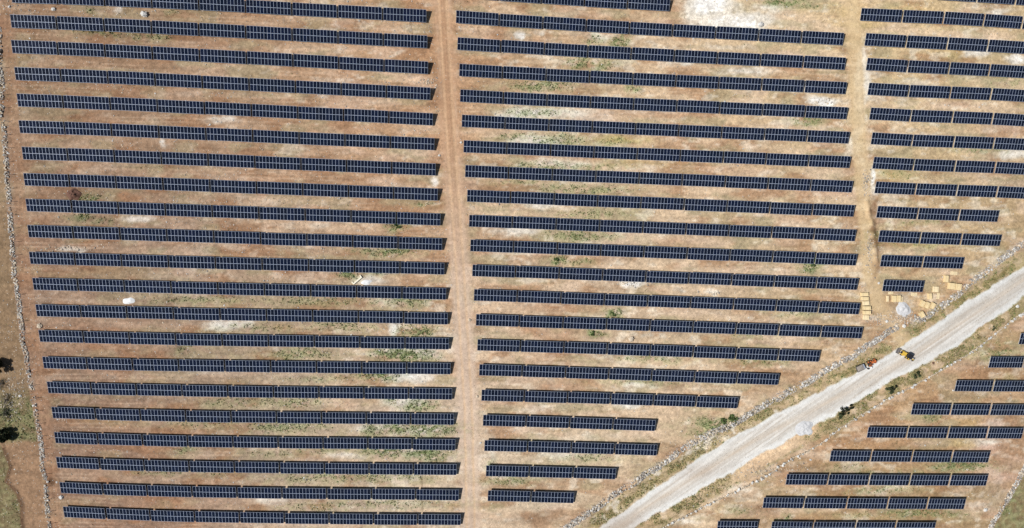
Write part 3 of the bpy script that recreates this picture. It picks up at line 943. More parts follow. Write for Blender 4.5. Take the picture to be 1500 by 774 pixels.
def table_row(block, row, p0, p1, n):
    a = unproject(p0[0], p0[1], HLOW, False)
    b = unproject(p1[0], p1[1], HLOW, False)
    tot = (Vector((b.x, b.y, 0)) - Vector((a.x, a.y, 0))).length
    gap = 0.72
    sx = (tot - gap * (n - 1)) / n / TL
    if n == 1:
        sx = tot / TL
    for k in range(n):
        pts = []
        for q in (k * (TL * sx + gap), k * (TL * sx + gap) + TL * sx):
            t = q / tot
            x, y = a.x + (b.x - a.x) * t, a.y + (b.y - a.y) * t
            pts.append(Vector((x, y, float(base_z(x, y)) + HLOW)))
        dz = random.uniform(-.09, .09)
        dy = random.uniform(-.07, .07)
        for p in pts:
            p.z += random.uniform(-.05, .05)
            p.z += dz
            p.y += dy
        add_table(block, row, k, n, pts[0], pts[1], sx)


for i, (p, q) in enumerate(zip(L_l, L_r)):
    table_row('left', i, p, (q[0] - 2.4, q[1] - .05), 9)
table_row('middle', 0, (666.5, -3.6), (980, 16.8), 5)
for i, (p, q, n) in enumerate(zip(M_l, M_r, M_n)):
    table_row('middle', i + 1, p, (q[0] - 1.4, q[1]), n)
for blk, rows in (('right', RIGHT), ('lower right', LOWER)):
    for i, r in enumerate(rows):
        for k in range(len(r) - 1):
            a = unproject(r[k][0], r[k][1], HLOW, False)
            b = unproject(r[k + 1][0], r[k + 1][1], HLOW, False)
            last = k == len(r) - 2 and r[-1][0] < 1498
            d = (b - a)
            g = 0.15 if last else 0.75
            b = b - d.normalized() * g
            add_table(blk, i, k, len(r) - 1, a, b, (b - a).length / TL)

ORD = ['first', 'second', 'third', 'fourth', 'fifth', 'sixth', 'seventh', 'eighth', 'ninth', 'tenth', 'eleventh', 'twelfth', 'thirteenth',
       'fourteenth', 'fifteenth', 'sixteenth', 'seventeenth', 'eighteenth', 'nineteenth', 'twentieth', 'twenty-first']
ORDER = sorted(range(len(TABLES)), key=lambda k: -TABLES[k][5])
single = set(ORDER[:300])
stuff_v, stuff_f, stuff_m, stuff_uv = [], [], [], []


def table_label(block, row, col, n):
    where = {'left': 'left block', 'middle': 'middle block', 'right': 'right block', 'lower right': 'lower right block'}[block]
    if block == 'middle' and row == 0:
        return 'dark blue solar table, %s from the right in the cut-off top row of the middle block' % ORD[n - 1 - col]
    if n - 1 == col and block == 'left':
        return 'dark blue solar table ending the %s row of the left block at the track' % ORD[row]
    if col == 0 and block == 'left':
        return 'dark blue solar table starting the %s row of the left block by the wall' % ORD[row]
    if col == 0 and block == 'middle':
        return 'dark blue solar table starting the %s row of the middle block at the track' % ORD[row]
    return 'dark blue solar table, %s from the left in the %s row of the %s' % (ORD[col], ORD[row], where)


rest = MB()
proto = None
for k, (block, row, col, n, m, area) in enumerate(TABLES):
    if area < 1.0:
        continue
    if k in single:
        if proto is None:
            t = empty('solar_table', (0, 0, 0))
            kids = []
            for nm, d in (('panel_row', PANEL_MESH[0]), ('panel_row', PANEL_MESH[1]), ('support_frame', FRAME_MESH)):
                o = bpy.data.objects.new(nm, d)
                S.collection.objects.link(o)
                o.parent = t
                kids.append(o)
            proto = (t, kids)
        else:
            t = proto[0].copy()
            S.collection.objects.link(t)
            for o in proto[1]:
                c = o.copy()
                S.collection.objects.link(c)
                c.parent = t
        t.matrix_world = m
        tag(t, table_label(block, row, col, n), 'solar panel', 'solar tables set out in rows')
    else:
        stuff_v.append(m)
mats = [M['cells'], M['aluminium'], M['backsheet'], M['steel']]
src = [(PANEL_MESH[0], 0), (PANEL_MESH[1], 0), (FRAME_MESH, 3)]
allv, allf, allm, alluv = [], [], [], []
off = 0
for d, mo in src:
    v = np.array([tuple(q.co) for q in d.vertices])
    f = [tuple(p.vertices) for p in d.polygons]
    mi = [p.material_index + mo for p in d.polygons]
    uvl = d.uv_layers[0].data if d.uv_layers else None
    uv = [tuple(x.uv) for x in uvl] if uvl else [(0, 0)] * len(d.loops)
    for m in stuff_v:
        mm = np.array(m)
        allv.append(v @ mm[:3, :3].T + mm[:3, 3])
        allf += [tuple(q + off for q in p) for p in f]
        allm += mi
        alluv += uv
        off += len(v)
if allv:
    d = bpy.data.meshes.new('solar_tables')
    d.from_pydata(np.concatenate(allv).tolist(), [], allf)
    for x in mats:
        d.materials.append(x)
    d.polygons.foreach_set('material_index', allm)
    lay = d.uv_layers.new(name='UVMap')
    lay.data.foreach_set('uv', np.array(alluv, np.float32).ravel())
    d.update()
    o = bpy.data.objects.new('solar_tables', d)
    S.collection.objects.link(o)
    tag(o, 'mass of dark blue solar tables filling the right-hand side of the site on both sides of the road', 'solar panels', None, 'stuff')
print('tables', len(TABLES), 'as one', len(stuff_v))


# ------------------------------------------------------------------ rubble walls and the wire fence
def along(pts, step):
    """points and directions every STEP metres along world points"""
    out = []
    carry = 0.0
    for a, b in zip(pts, pts[1:]):
        d = (b - a)
        d.z = 0
        l = d.length
        d.normalize()
        t = carry
        while t < l:
            out.append((a + d * t, d))
            t += step
        carry = t - l
    return out


def rubble_wall(name, label, px, width, height, rmin, rmax, step, mats, pale=0.25, gaps=0.0):
    b = MB()
    for p, d in along(local_poly(px), step):
        if random.random() < 1.15 * (float(vnoise(p.x / 2.6, p.y / 2.6, 33)) - .18):
            continue
        nrm = Vector((-d.y, d.x, 0))
        w = random.uniform(-.5, .5)
        x = p + nrm * (w * width)
        h = height * (1 - (2 * abs(w)) ** 1.5) * random.uniform(.0, 1.0) * (.4 + float(vnoise(p.x / 7, p.y / 7, 3)))
        x = x + nrm * .9 * (float(vnoise(p.x / 5, p.y / 5, 39)) - .5)
        z = float(ground(x.x, x.y))
        r = random.uniform(rmin, rmax) * (1.35 if random.random() < .12 else 1)
        b.rock((x.x, x.y, z + h + r * .15), r, 1 if random.random() < pale * .7 else (2 if random.random() < .35 else 0), .7, .3, random.uniform(1, 1.5))
    o = b.build(name, mats)
    tag(o, label, 'stone wall')
    return o


st = [M['stone'], M['white_stone'], M['tan_stone']]
rubble_wall('rubble_wall', 'long grey rubble wall running down the left edge beside the wire fence', WALL_LEFT, 1.9, .6, .12, .36, .085, st, .34)
rubble_wall('rubble_wall', 'loose grey rubble wall from the yellow cartons to the upper right, above the road', WALL_NE, 2.6, .8, .14, .42, .050, st, .40)
rubble_wall('rubble_wall', 'long diagonal grey rubble wall between the middle block and the road ditch', WALL_NW, 2.3, .8, .14, .42, .052, st, .36)
rubble_wall('rubble_wall', 'broken grey rubble wall beside rough pasture in the bottom right corner', WALL_SE, 2.1, .7, .16, .42, .055, st, .34)


def low_wall():
    b = MB()
    pts = local_poly(WALL_S)
    for p, d in along(pts, .26):
        nrm = Vector((-d.y, d.x, 0))
        x = p + nrm * random.uniform(-.28, .28)
        r = random.uniform(.16, .30)
        b.rock((x.x, x.y, float(ground(x.x, x.y)) + random.uniform(.1, .45)), r, 0, .8, .3)
    for p, d in along(pts, 2.15):
        if random.random() < .22:
            continue
        p = p + d * random.uniform(-.6, .6)
        for q in range(random.choice((1, 2, 2, 3))):
            r = random.uniform(.28, .55)
            x = p + Vector((random.uniform(-.5, .5), random.uniform(-.4, .4), 0))
            b.rock((x.x, x.y, float(ground(x.x, x.y)) + .5), r, 1, .75, .25, random.uniform(1, 1.5))
    return tag(b.build('field_wall', [M['tan_stone'], M['white_stone']]), 'thin field wall topped with spaced white stones along the south verge of the road', 'stone wall')


low_wall()


def wire_fence(name, label, px, off, step, hgt):
    pts = local_poly(px)
    root = empty(name, pts[0])
    tag(root, label, 'fence')
    posts = []
    mesh = None
    for p, d in along(pts, step):
        nrm = Vector((-d.y, d.x, 0))
        x = p + nrm * off
        z = float(ground(x.x, x.y))
        if mesh is None:
            b = MB()
            b.tube((0, 0, -.3), (0, 0, hgt), .09, .08, 0, 6)
            b.box((0, 0, hgt + .02), (.13, .13, .04), 0)
            mesh = b.mesh('post', [M['steel']])
        o = bpy.data.objects.new('post', mesh)
        S.collection.objects.link(o)
        o.parent = root
        o.location = Vector((x.x, x.y, z)) - pts[0]
        posts.append(Vector((x.x, x.y, z)))
    w = MB()
    for a, c in zip(posts, posts[1:]):
        for h in (.35, .75, 1.15, 1.55, hgt - .1):
            w.tube(a - pts[0] + Vector((0, 0, h)), c - pts[0] + Vector((0, 0, h)), .006, .006, 0, 3)
    w.build('wire', [M['steel']], root)
    return root


wire_fence('wire_fence', 'thin wire fence on steel posts along the wall at the left edge', WALL_LEFT[1:], 1.9, 5.1, 2.1)
wire_fence('wire_fence', 'wire fence on steel posts beside the diagonal wall of the middle block', WALL_NW, -1.8, 5.2, 1.9)
wire_fence('wire_fence', 'wire fence on steel posts beside the wall below the yellow cartons', WALL_NE, -1.9, 5.2, 1.9)


# ------------------------------------------------------------------ heaps, boulders, mound
def heap(name, label, cat, u, v, rx, ry, h, m, seed, ang=0.0, lump=.25):
    """low rounded heap with an uneven outline, radii in metres"""
    c = unproject(u, v)
    b = MB()
    nr, na = 14, 40
    idx = []
    ca, sa = math.cos(ang), math.sin(ang)
    for i in range(nr + 1):
        r = i / nr
        for k in range(na):
            t = 2 * math.pi * k / na
            e = 1 + .28 * (float(vnoise(3 + 1.6 * math.cos(t), 3 + 1.6 * math.sin(t), seed)) - .5) * 2
            x0, y0 = r * rx * e * math.cos(t), r * ry * e * math.sin(t)
            x, y = x0 * ca - y0 * sa, x0 * sa + y0 * ca
            q = float(fbm(np.array(x * .9), np.array(y * .9), seed + 3, 3))
            z = h * (1 - r ** 1.6) * (1 - lump + 2 * lump * q) + .12 * (q - .5) * (1 - r)
            gz = float(ground(c.x + x, c.y + y))
            if i == nr:
                z = -.05
            b.v.append((x, y, gz - c.z + max(z, -.05)))
    for i in range(nr):
        for k in range(na):
            j = (k + 1) % na
            b.f.append((i * na + k, (i + 1) * na + k, (i + 1) * na + j, i * na + j))
            b.m.append(0)
    o = b.build(name, [m], None, c)
    o.data.polygons.foreach_set('use_smooth', [True] * len(o.data.polygons))
    return tag(o, label, cat)


heap('gravel_heap', 'pale grey gravel heap near the yellow cartons by the site entrance', 'gravel heap', 1323, 453, 3.1, 2.8, .55, M['gravel'], 2, 0, .8)
heap('gravel_heap', 'white spread gravel heap on the south edge of the road', 'gravel heap', 1179, 627, 3.9, 3.3, 0.55, M['gravel'], 5, .4, .9)
heap('gravel_heap', 'small white gravel heap above a panel row in the lower left block', 'gravel heap', 189.5, 441.5, 2.1, 1.3, .5, M['white'], 8)
heap('earth_mound', 'dark brown earth mound between two panel rows near the left edge', 'earth mound', 108, 284, 2.6, 2.5, 1.3, M['earth'], 11, .3, .8)
heap('white_sheet', 'crumpled white sheet on the ground beside the cream beam', 'sheet', 537, 414, 1.9, 1.1, .35, M['white'], 14, .2, .4)


def boulder(u, v, r, m, label, stretch=1.2):
    c = unproject(u, v)
    b = MB()
    b.rock((0, 0, r * .3), r, 0, .7, .16, stretch)
    # one round of chipping for a rougher silhouette
    for q in range(5):
        a = random.random() * 6.28
        b.rock((math.cos(a) * r * .55 * stretch, math.sin(a) * r * .5, r * .25), r * .55, 0, .7, .25)
    o = b.build('boulder', [m], None, c)
    return tag(o, label, 'boulder', 'pale boulders lying on the ground')


W_, T_ = M['white_stone'], M['tan_stone']
for q in [(211.5, 21.5, 1.25, W_, 'largest white boulder between the top two rows of the left block'), (78.5, 14, .75, W_, 'small white boulder near the top left corner of the site'),
          (58.5, 477.5, .95, T_, 'cream boulder beside the left wall below the fourteenth panel row start'), (90.5, 728.5, .85, W_, 'white boulder at the start of the bottom row of the left block'),
          (70, 706, .45, W_, 'white stone on the left rim of the dug pit'), (83.5, 706.5, .45, W_, 'white stone on the right rim of the dug pit'),
          (1114, 36.5, 1.1, W_, 'white boulder above the second row of the middle block near the chalky ground'), (924.5, 497, 1.0, T_, 'cream boulder alone between two middle block rows'),
          (30, 580, .55, W_, 'white boulder in the scrub outside the left wall'), (14, 10, .5, W_, 'pale boulder in the very top left corner'),
          (1324, 477.5, .8, W_, 'white boulder in the gap of the wall below the gravel heap'), (1299, 471, .6, W_, 'white boulder left of the gravel heap at the entrance'), (1187, 673.5, .45, W_, 'small white boulder below the thin field wall near the white spread heap'),
          (687.5, 469, .6, T_, 'cream boulder on the right side of the central track'), (699, 581, .5, T_, 'cream boulder at the start of a middle block row low on the track'), (704, 649, .4, W_, 'small white boulder beside the lower end of the central track'),
          (643.5, 228, .45, W_, 'white boulder beside the central track at the end of a left row'), (675.5, 209, .45, W_, 'white boulder on the right side of the central track near the middle row start'),
          (1443, 747, .8, W_, 'white boulder at lower right below the last full rows'), (998, 632, .45, T_, 'pale boulder alone on bare ground above the diagonal wall'), (1287, 415, .5, W_, 'white boulder at the left end of the single short table'),
          (1396, 572, .4, W_, 'pale boulder at the start of a lower right row'), (1490, 449, .7, W_, 'white boulder on the south verge at the right edge'), (1367, 532, .5, M['earth'], 'dark brown clod on the south verge of the road')]:
    boulder(*q)


# the cream beam
c = unproject(524, 411)
b = MB()
ang = px_angle(60 - 12, 0 - 0) if False else px_angle(10, -8.5)
b.box((0, 0, .3), (4.3, .55, .45), 0)
b.box((2.0, .6, .3), (.42, .8, .40), 0)
b.box((-2.05, .6, .26), (.38, .9, .34), 0)
b.box((0, .28, .3), (3.6, .04, .52), 0)
tag(b.build('metal_beam', [M['cream']], None, c, ang), 'cream metal beam with bent ends lying in green weeds beside a white sheet', 'beam')


# ------------------------------------------------------------------ cartons of modules
def carton(u, v, lx, ly, h, deg, label, m='carton', z0=0.0, seams=2):
    c = unproject(u, v)
    c.z += z0
    root = empty('packing_carton', c, R(deg))
    tag(root, label, 'carton', 'yellow cartons stored beside the entrance')
    p = MB()
    for y in (-.42, 0, .42):
        p.box((0, y * ly, .05), (lx, .1, .1), 0)
    n = max(3, int(lx / .35))
    for k in range(n):
        p.box((-lx / 2 + (k + .5) * lx / n, 0, .115), (lx / n * .72, ly, .03), 0)
    p.build('pallet', [M['timber']], root)
    b = MB()
    # carton body: flat lid flaps with a slot, slightly bulged sides
    z = .13
    e = .05
    b.box((0, 0, z + h * .5), (lx - .08, ly - .08, h), 0, 0, .985)
    b.box((0, ly * .24, z + h + .012), (lx - .14, ly * .46, .02), 0)
    b.box((0, -ly * .24, z + h + .012), (lx - .14, ly * .46, .02), 0)
    b.build('carton_body', [M[m]], root)
    for k in range(seams):
        s = MB()
        x = lx * (-.28 + .56 * k / max(1, seams - 1))
        s.box((x, 0, z + h + .03), (.05, ly - .05, .012), 0)
        for sg in (-1, 1):
            s.box((x, sg * (ly / 2 - .028), z + h * .5), (.05, .012, h), 0)
        s.build('strap', [M['strap']], root)
    return root


def flat_pallet(u, v, lx, ly, deg, label):
    c = unproject(u, v)
    b = MB()
    for y in (-.45, 0, .45):
        b.box((0, y * ly, .05), (lx, .1, .1), 0)
    n = max(4, int(lx / .24))
    for k in range(n):
        b.box((-lx / 2 + (k + .5) * lx / n, 0, .115), (lx / n * .8, ly, .03), 0)
    o = b.build('pallet', [M['carton_pale']], None, c, R(deg))
    return tag(o, label, 'pallet', 'empty pallets near the cartons')


for q in [(1264.6, 431.2, 3.0, 1.5, 1.15, 2, 'yellow carton at the top end of the carton column beside the right track'),
          (1265.2, 437.4, 2.9, 1.5, 1.1, -3, 'yellow carton second from the top of the carton column beside the right track'),
          (1267.2, 444.2, 2.7, 1.75, .8, 3, 'low pale carton in the middle of the carton column', 'carton_pale'),
          (1268.0, 451.2, 3.0, 1.6, 1.2, -1, 'yellow carton just below the low pale one in the carton column'),
          (1268.2, 457.8, 3.0, 1.6, 1.2, 1, 'yellow carton next to last in the carton column'),
          (1267.6, 465.2, 2.6, 2.0, .45, -4, 'low pale carton at the bottom end of the carton column', 'carton_pale'),
          (1308.0, 437.6, 1.6, 2.7, 1.2, 0, 'yellow carton left in the pair below the single short table'),
          (1314.6, 437.4, 1.6, 2.7, 1.2, 1, 'yellow carton right in the pair below the single short table'),
          (1299.2, 437.8, 1.0, 2.5, .5, 0, 'narrow pale carton standing left of the pair below the single table', 'carton_pale'),
          (1320.0, 438.7, .8, 2.3, .45, -2, 'narrow pale carton touching the right side of the pair', 'carton_pale'),
          (1384.0, 408.5, 1.6, 2.9, 1.2, -3, 'yellow carton standing upright to the road at the top of the scattered group'),
          (1391.6, 419.2, 2.5, 2.7, 1.3, -6, 'left half of the biggest yellow carton pair by the wall'),
          (1401.0, 420.4, 2.5, 2.7, 1.3, -6, 'right half of the biggest yellow carton pair by the wall'),
          (1369.6, 424.0, 2.4, 2.4, .5, -4, 'flat yellow carton alone above the scattered group', 'carton_pale'),
          (1360.4, 434.0, 1.5, 2.5, 1.1, 4, 'small yellow carton alone between the single table and the wall'),
          (1349.2, 445.0, 1.7, 2.6, 1.2, -28, 'yellow carton first in the tilted row of three'),
          (1355.8, 447.2, 1.7, 2.7, 1.25, -24, 'yellow carton in the centre of the tilted row of three'),
          (1364.0, 448.0, 1.7, 2.6, 1.2, -30, 'yellow carton last in the tilted row of three'),
          (1348.4, 460.6, 1.9, 2.4, 1.2, 32, 'yellow carton lowest of the group, turned the other way beside the wall')]:
    carton(*q)
for q in [(1304.5, 429.6, 2.2, 1.0, 2, 'empty pallet half under the left side of the single short table'), (1338.8, 431.4, 2.6, 1.3, 0, 'empty pallet below the right side of the single short table'),
          (1374, 434, 1.2, 2.4, -8, 'empty pallet lying right of the small lone carton'), (1397, 400.5, 3.0, 1.4, -4, 'empty pallet above the biggest carton pair')]:
    flat_pallet(*q)


# ------------------------------------------------------------------ vehicles
def wheel(parent, x, y, r, w):
    o = MB()
    seg = 18
    n = 0
    prof = ((r * .55, -w / 2), (r * .92, -w / 2), (r, -w * .32), (r, w * .32), (r * .92, w / 2), (r * .55, w / 2))
    for rr, yy in prof:
        for k in range(seg):
            a = 2 * math.pi * k / seg
            lug = 1.0 if k % 2 else .97
            o.v.append((rr * lug * math.cos(a), yy, rr * lug * math.sin(a)))
    for i in range(len(prof) - 1):
        for k in range(seg):
            j = (k + 1) % seg
            o.f.append((i * seg + k, i * seg + j, (i + 1) * seg + j, (i + 1) * seg + k))
            o.m.append(0)
    wh = o.build('wheel', [M['rubber']], parent)
    wh.location = (x, y, r)
    d = MB()
    d.tube((0, -w * .36, 0), (0, w * .36, 0), r * .56, r * .56, 0, 14)
    d.tube((0, -w * .46, 0), (0, w * .46, 0), r * .2, r * .2, 0, 8)
    d.build('rim', [M['yellow'] if r > .5 else M['grey_metal']], wh)
    return wh


def backhoe():
    c = unproject(1325.5, 519.8)
    t = empty('backhoe_loader', c, px_angle(-17, -9.5))
    tag(t, 'yellow backhoe loader with a black cab roof standing on the gravel road', 'backhoe loader')
    b = MB()                                   # chassis and hood
    b.box((.2, 0, .85), (4.6, .95, .35), 1)
    b.box((1.35, 0, 1.35), (1.9, 1.15, .75), 0, 0, .93)
    b.box((2.28, 0, 1.28), (.10, .98, .55), 1)
    b.box((1.0, .42, 1.80), (.10, .10, .45), 1)
    for s in (-1, 1):
        b.box((-.75, s * .95, 1.42), (1.5, .5, .10), 0)
        b.box((1.5, s * .82, 1.02), (.9, .42, .08), 0)
    b.build('body', [M['yellow'], M['black']], t)
    cab = MB()
    for x in (-1.35, .25):
        for s in (-1, 1):
            cab.box((x, s * .78, 2.0), (.10, .10, 1.35), 0)
    cab.box((-.55, 0, 1.40), (1.7, 1.5, .2), 0)
    cab.box((-.7, 0, 1.75), (.5, .55, .6), 0)
    cabo = cab.build('cab', [M['black']], t)
    r_ = MB()
    r_.box((-.62, 0, 2.72), (2.2, 1.95, .12), 0, 0, .96)
    r_.box((-.62, 0, 2.81), (1.9, 1.7, .06), 0, 0, .9)
    r_.build('roof', [M['black']], cabo)
    g = MB()
    for s in (-1, 1):
        g.box((-.55, s * .79, 2.1), (1.45, .02, 1.0), 0)
    g.box((.26, 0, 2.1), (.02, 1.4, 1.0), 0)
    g.box((-1.36, 0, 2.1), (.02, 1.4, 1.0), 0)
    g.build('window', [M['glass']], cabo)
    for s in (-1, 1):
        wheel(t, -.75, s * .98, .78, .48)
        wheel(t, 1.75, s * .92, .50, .36)
        a = MB()                               # loader arm
        a.tube((.35, s * .68, 1.65), (2.2, s * .68, 1.15), .11, .11, 0, 6)
        a.tube((2.2, s * .68, 1.15), (3.05, s * .68, .55), .11, .10, 0, 6)
        a.tube((.8, s * .68, 1.2), (2.1, s * .68, 1.0), .05, .05, 1, 6)
        a.build('loader_arm', [M['yellow'], M['black']], t)
    k = MB()                                   # front bucket, open to the front
    pr = [(3.05, .95), (2.98, .55), (3.05, .2), (3.35, .08), (4.0, .05)]
    for (x0, z0), (x1, z1) in zip(pr, pr[1:]):
        k.quad([(x0, -1.15, z0), (x1, -1.15, z1), (x1, 1.15, z1), (x0, 1.15, z0)], 0)
        k.quad([(x0 - .06, 1.15, z0 - .03), (x1 - .06, 1.15, z1 - .05), (x1 - .06, -1.15, z1 - .05), (x0 - .06, -1.15, z0 - .03)], 0)
    for s in (-1, 1):
        k.quad([(q[0], s * 1.15, q[1]) for q in pr], 0)
    for q in range(7):
        k.box((4.08, -1.05 + q * .35, .06), (.22, .08, .05), 1)
    k.build('bucket', [M['grey_metal'], M['black']], t)
    m = MB()                                   # rear boom folded to one side
    m.box((-1.75, .2, .95), (.35, 1.9, .6), 1)
    m.tube((-1.9, .35, 1.1), (-2.5, .55, 2.9), .17, .14, 0, 6)
    m.tube((-2.5, .55, 2.9), (-3.2, .65, 1.4), .13, .10, 0, 6)
    m.tube((-2.0, .4, 1.3), (-2.7, .58, 2.3), .06, .06, 1, 6)
    bo = m.build('boom', [M['yellow'], M['black']], t)
    d = MB()
    d.box((-3.45, .68, 1.0), (.55, .6, .75), 0, 0, .7)
    for q in range(4):
        d.box((-3.62, .46 + q * .15, .58), (.1, .07, .16), 0)
    d.build('digger_bucket', [M['black']], bo)
    for s in (-1, 1):
        l = MB()
        l.box((-1.95, s * 1.05 + .1, .75), (.18, .18, 1.1), 0)
        l.box((-1.95, s * 1.05 + .1, .16), (.45, .45, .08), 0)
        l.build('stabiliser', [M['yellow']], t)
    return t


def tractor():
    c = unproject(1273.6, 531.2)
    t = empty('tractor', c, px_angle(13, -6.2))
    t.scale = (1.2, 1.2, 1.2)
    tag(t, 'small orange tractor pulling a grey trailer at the road edge', 'tractor')
    b = MB()
    b.box((1.0, 0, .95), (1.75, .72, .62), 0, 0, .9)
    b.box((1.9, 0, .90), (.08, .66, .5), 1)
    b.box((.4, 0, .6), (3.0, .5, .32), 1)
    b.box((.75, .28, 1.5), (.07, .07, .55), 1)
    for s in (-1, 1):
        b.box((-.55, s * .72, 1.28), (1.15, .42, .09), 0)
        b.box((-1.05, s * .72, 1.05), (.09, .42, .5), 0)
        b.box((1.5, s * .7, .95), (.6, .24, .05), 0)
    b.build('body', [M['orange'], M['black']], t)
    q = MB()
    q.box((-.55, 0, 1.05), (.5, .5, .12), 0)
    q.box((-.80, 0, 1.32), (.1, .5, .5), 0)
    q.build('seat', [M['black']], t)
    st_ = MB()
    st_.tube((.12, 0, 1.1), (-.12, 0, 1.45), .03, .03, 0, 6)
    for k in range(12):
        a0, a1 = 2 * math.pi * k / 12, 2 * math.pi * (k + 1) / 12
        st_.tube((-.12 + .1 * math.cos(a0), .2 * math.sin(a0), 1.45 + .07 * math.cos(a0)), (-.12 + .1 * math.cos(a1), .2 * math.sin(a1), 1.45 + .07 * math.cos(a1)), .018, .018, 0, 5)
    st_.build('steering_wheel', [M['black']], t)
    rb = MB()
    for s in (-1, 1):
        rb.tube((-.95, s * .48, 1.2), (-.95, s * .48, 2.35), .035, .035, 0, 6)
    rb.box((-.95, 0, 2.37), (.07, 1.03, .07), 0)
    rb.build('roll_bar', [M['orange']], t)
    for s in (-1, 1):
        wheel(t, -.55, s * .74, .70, .40)
        wheel(t, 1.5, s * .66, .42, .26)
    return t


def trailer():
    c = unproject(1258.2, 538.7)
    t = empty('trailer', c, px_angle(13, -6.2))
    tag(t, 'grey tipping trailer loaded with grey gravel behind the orange tractor', 'trailer')
    b = MB()
    L_, W2, H0, H1 = 3.4, 2.3, .85, 1.35
    b.box((0, 0, H0), (L_, W2, .08), 0)
    for s in (-1, 1):
        b.box((0, s * (W2 / 2 - .03), (H0 + H1) / 2 + .04), (L_, .06, H1 - H0), 0)
    b.box((-L_ / 2 + .03, 0, (H0 + H1) / 2 + .04), (.06, W2 - .12, H1 - H0), 0)
    b.build('bed', [M['grey_metal']], t)
    f = MB()
    f.box((L_ / 2 - .06, 0, (H0 + H1) / 2 + .16), (.16, W2 - .12, H1 - H0 + .2), 0)
    f.build('front_board', [M['aluminium']], t)
    ch = MB()
    ch.box((0, 0, .65), (L_ - .3, .7, .2), 0)
    ch.tube((L_ / 2 - .3, .3, .62), (L_ / 2 + 1.0, 0, .55), .06, .06, 0, 6)
    ch.tube((L_ / 2 - .3, -.3, .62), (L_ / 2 + 1.0, 0, .55), .06, .06, 0, 6)
    ch.build('drawbar', [M['black']], t)
    g = MB()
    n = 12
    for i in range(n + 1):
        for j in range(n + 1):
            x = -L_ / 2 + .08 + i * (L_ - .28) / n
            y = -W2 / 2 + .08 + j * (W2 - .16) / n
            e = min(i, n - i, j, n - j) / (n / 2)
            g.v.append((x, y, 1.12 + .38 * e ** .8 + .1 * random.random()))
    for i in range(n):
        for j in range(n):
            a = i * (n + 1) + j
            g.f.append((a, a + n + 1, a + n + 2, a + 1))
            g.m.append(0)
    ld = g.build('gravel_load', [M['load']])
    ld.parent = t
    for s in (-1, 1):
        for x in (-.55, .35):
            wheel(t, x, s * (W2 / 2 - .12), .42, .26)
    return t


backhoe()
tractor()
trailer()
for u, v, col, lab in ((1275.2, 538.2, 'white', 'small white plastic drum on the road edge below the orange tractor'), (1270.8, 540.0, 'black', 'small black drum lying beside the white one at the road edge')):
    c = unproject(u, v)
    b = MB()
    b.tube((0, 0, 0), (0, 0, .85), .32, .34, 0, 14)
    b.tube((0, 0, .85), (0, 0, 1.0), .34, .16, 0, 14)
    b.tube((0, 0, 1.0), (0, 0, 1.06), .12, .12, 0, 10)
    o = b.build('drum', [M[col]], None, c)
    tag(o, lab, 'drum')


# ------------------------------------------------------------------ trees and shrubs
def tree(name, label, cat, u, v, rad, hgt, leafm, nleaf, leafr, trunk=True, lift=.35, group=None, part='crown', branchm='bark', bare=0.0):
    c = unproject(u, v)
    root = empty(name, c)
    tag(root, label, cat, group)
    clumps = []
    for k in range(max(5, int(rad * 5))):
        a = random.random() * 6.28
        r = rad * .78 * math.sqrt(random.random())
        z = hgt * (lift + (1 - lift) * random.random() * (1 - .45 * (r / rad) ** 2))
        clumps.append((Vector((r * math.cos(a), r * math.sin(a), z)), rad * random.uniform(.22, .42)))
    w = MB()
    w.tube((0, 0, -.2), (0, 0, hgt * .5), max(.05, rad * .07), max(.03, rad * .04), 0, 8)
    for p, _r in clumps:
        a = Vector((0, 0, hgt * random.uniform(.1, .45)))
        mid = (a + p) / 2 + Vector((random.uniform(-.1, .1) * rad, random.uniform(-.1, .1) * rad, .1 * rad))
        w.tube(a, mid, max(.025, rad * .03), max(.018, rad * .02), 0, 5)
        w.tube(mid, p, max(.018, rad * .02), .012, 0, 4)
        if bare:
            for q in range(int(7 * bare)):
                e = p + Vector((random.gauss(0, .35), random.gauss(0, .35), random.gauss(.1, .3))) * rad * .8
                w.tube(p, e, .022, .01, 0, 3)
    w.build('trunk' if trunk else 'stem', [M[branchm]], root)
    l = MB()
    for k in range(nleaf):
        p, r = random.choice(clumps)
        d = Vector((random.gauss(0, 1), random.gauss(0, 1), random.gauss(0, .8))).normalized() * r * random.random() ** .4
        q = p + d
        q.z = max(q.z, .05)
        l.leaf(q, leafr)
    l.build(part, [M[leafm]], root)
    return root


tree('evergreen_tree', 'dark evergreen tree cut by the left edge, upper of the two', 'tree', 0.5, 536, 3.4, 4.4, 'dark_leaf', 3200, .26)
tree('evergreen_tree', 'dark evergreen tree at the left edge in rough grass, lower of the two', 'tree', 11, 636, 3.1, 4.0, 'dark_leaf', 2800, .26)
tree('bare_shrub', 'leafless grey shrub in the scrub at the left edge between the two dark trees', 'shrub', 10, 586, 3.0, 2.4, 'dry', 260, .16, False, .2, None, 'foliage', 'twig', 1.5)
tree('bare_shrub', 'leafless twisted shrub just below the upper dark tree at the left edge', 'shrub', 4, 562, 2.6, 2.2, 'olive_leaf', 260, .16, False, .2, None, 'foliage', 'twig', 1.4)
tree('bare_shrub', 'pale leafless shrub above the lower dark tree beside olive grass', 'shrub', 9, 606, 2.6, 2.0, 'olive_leaf', 400, .18, False, .2, None, 'foliage', 'twig', 1.3)
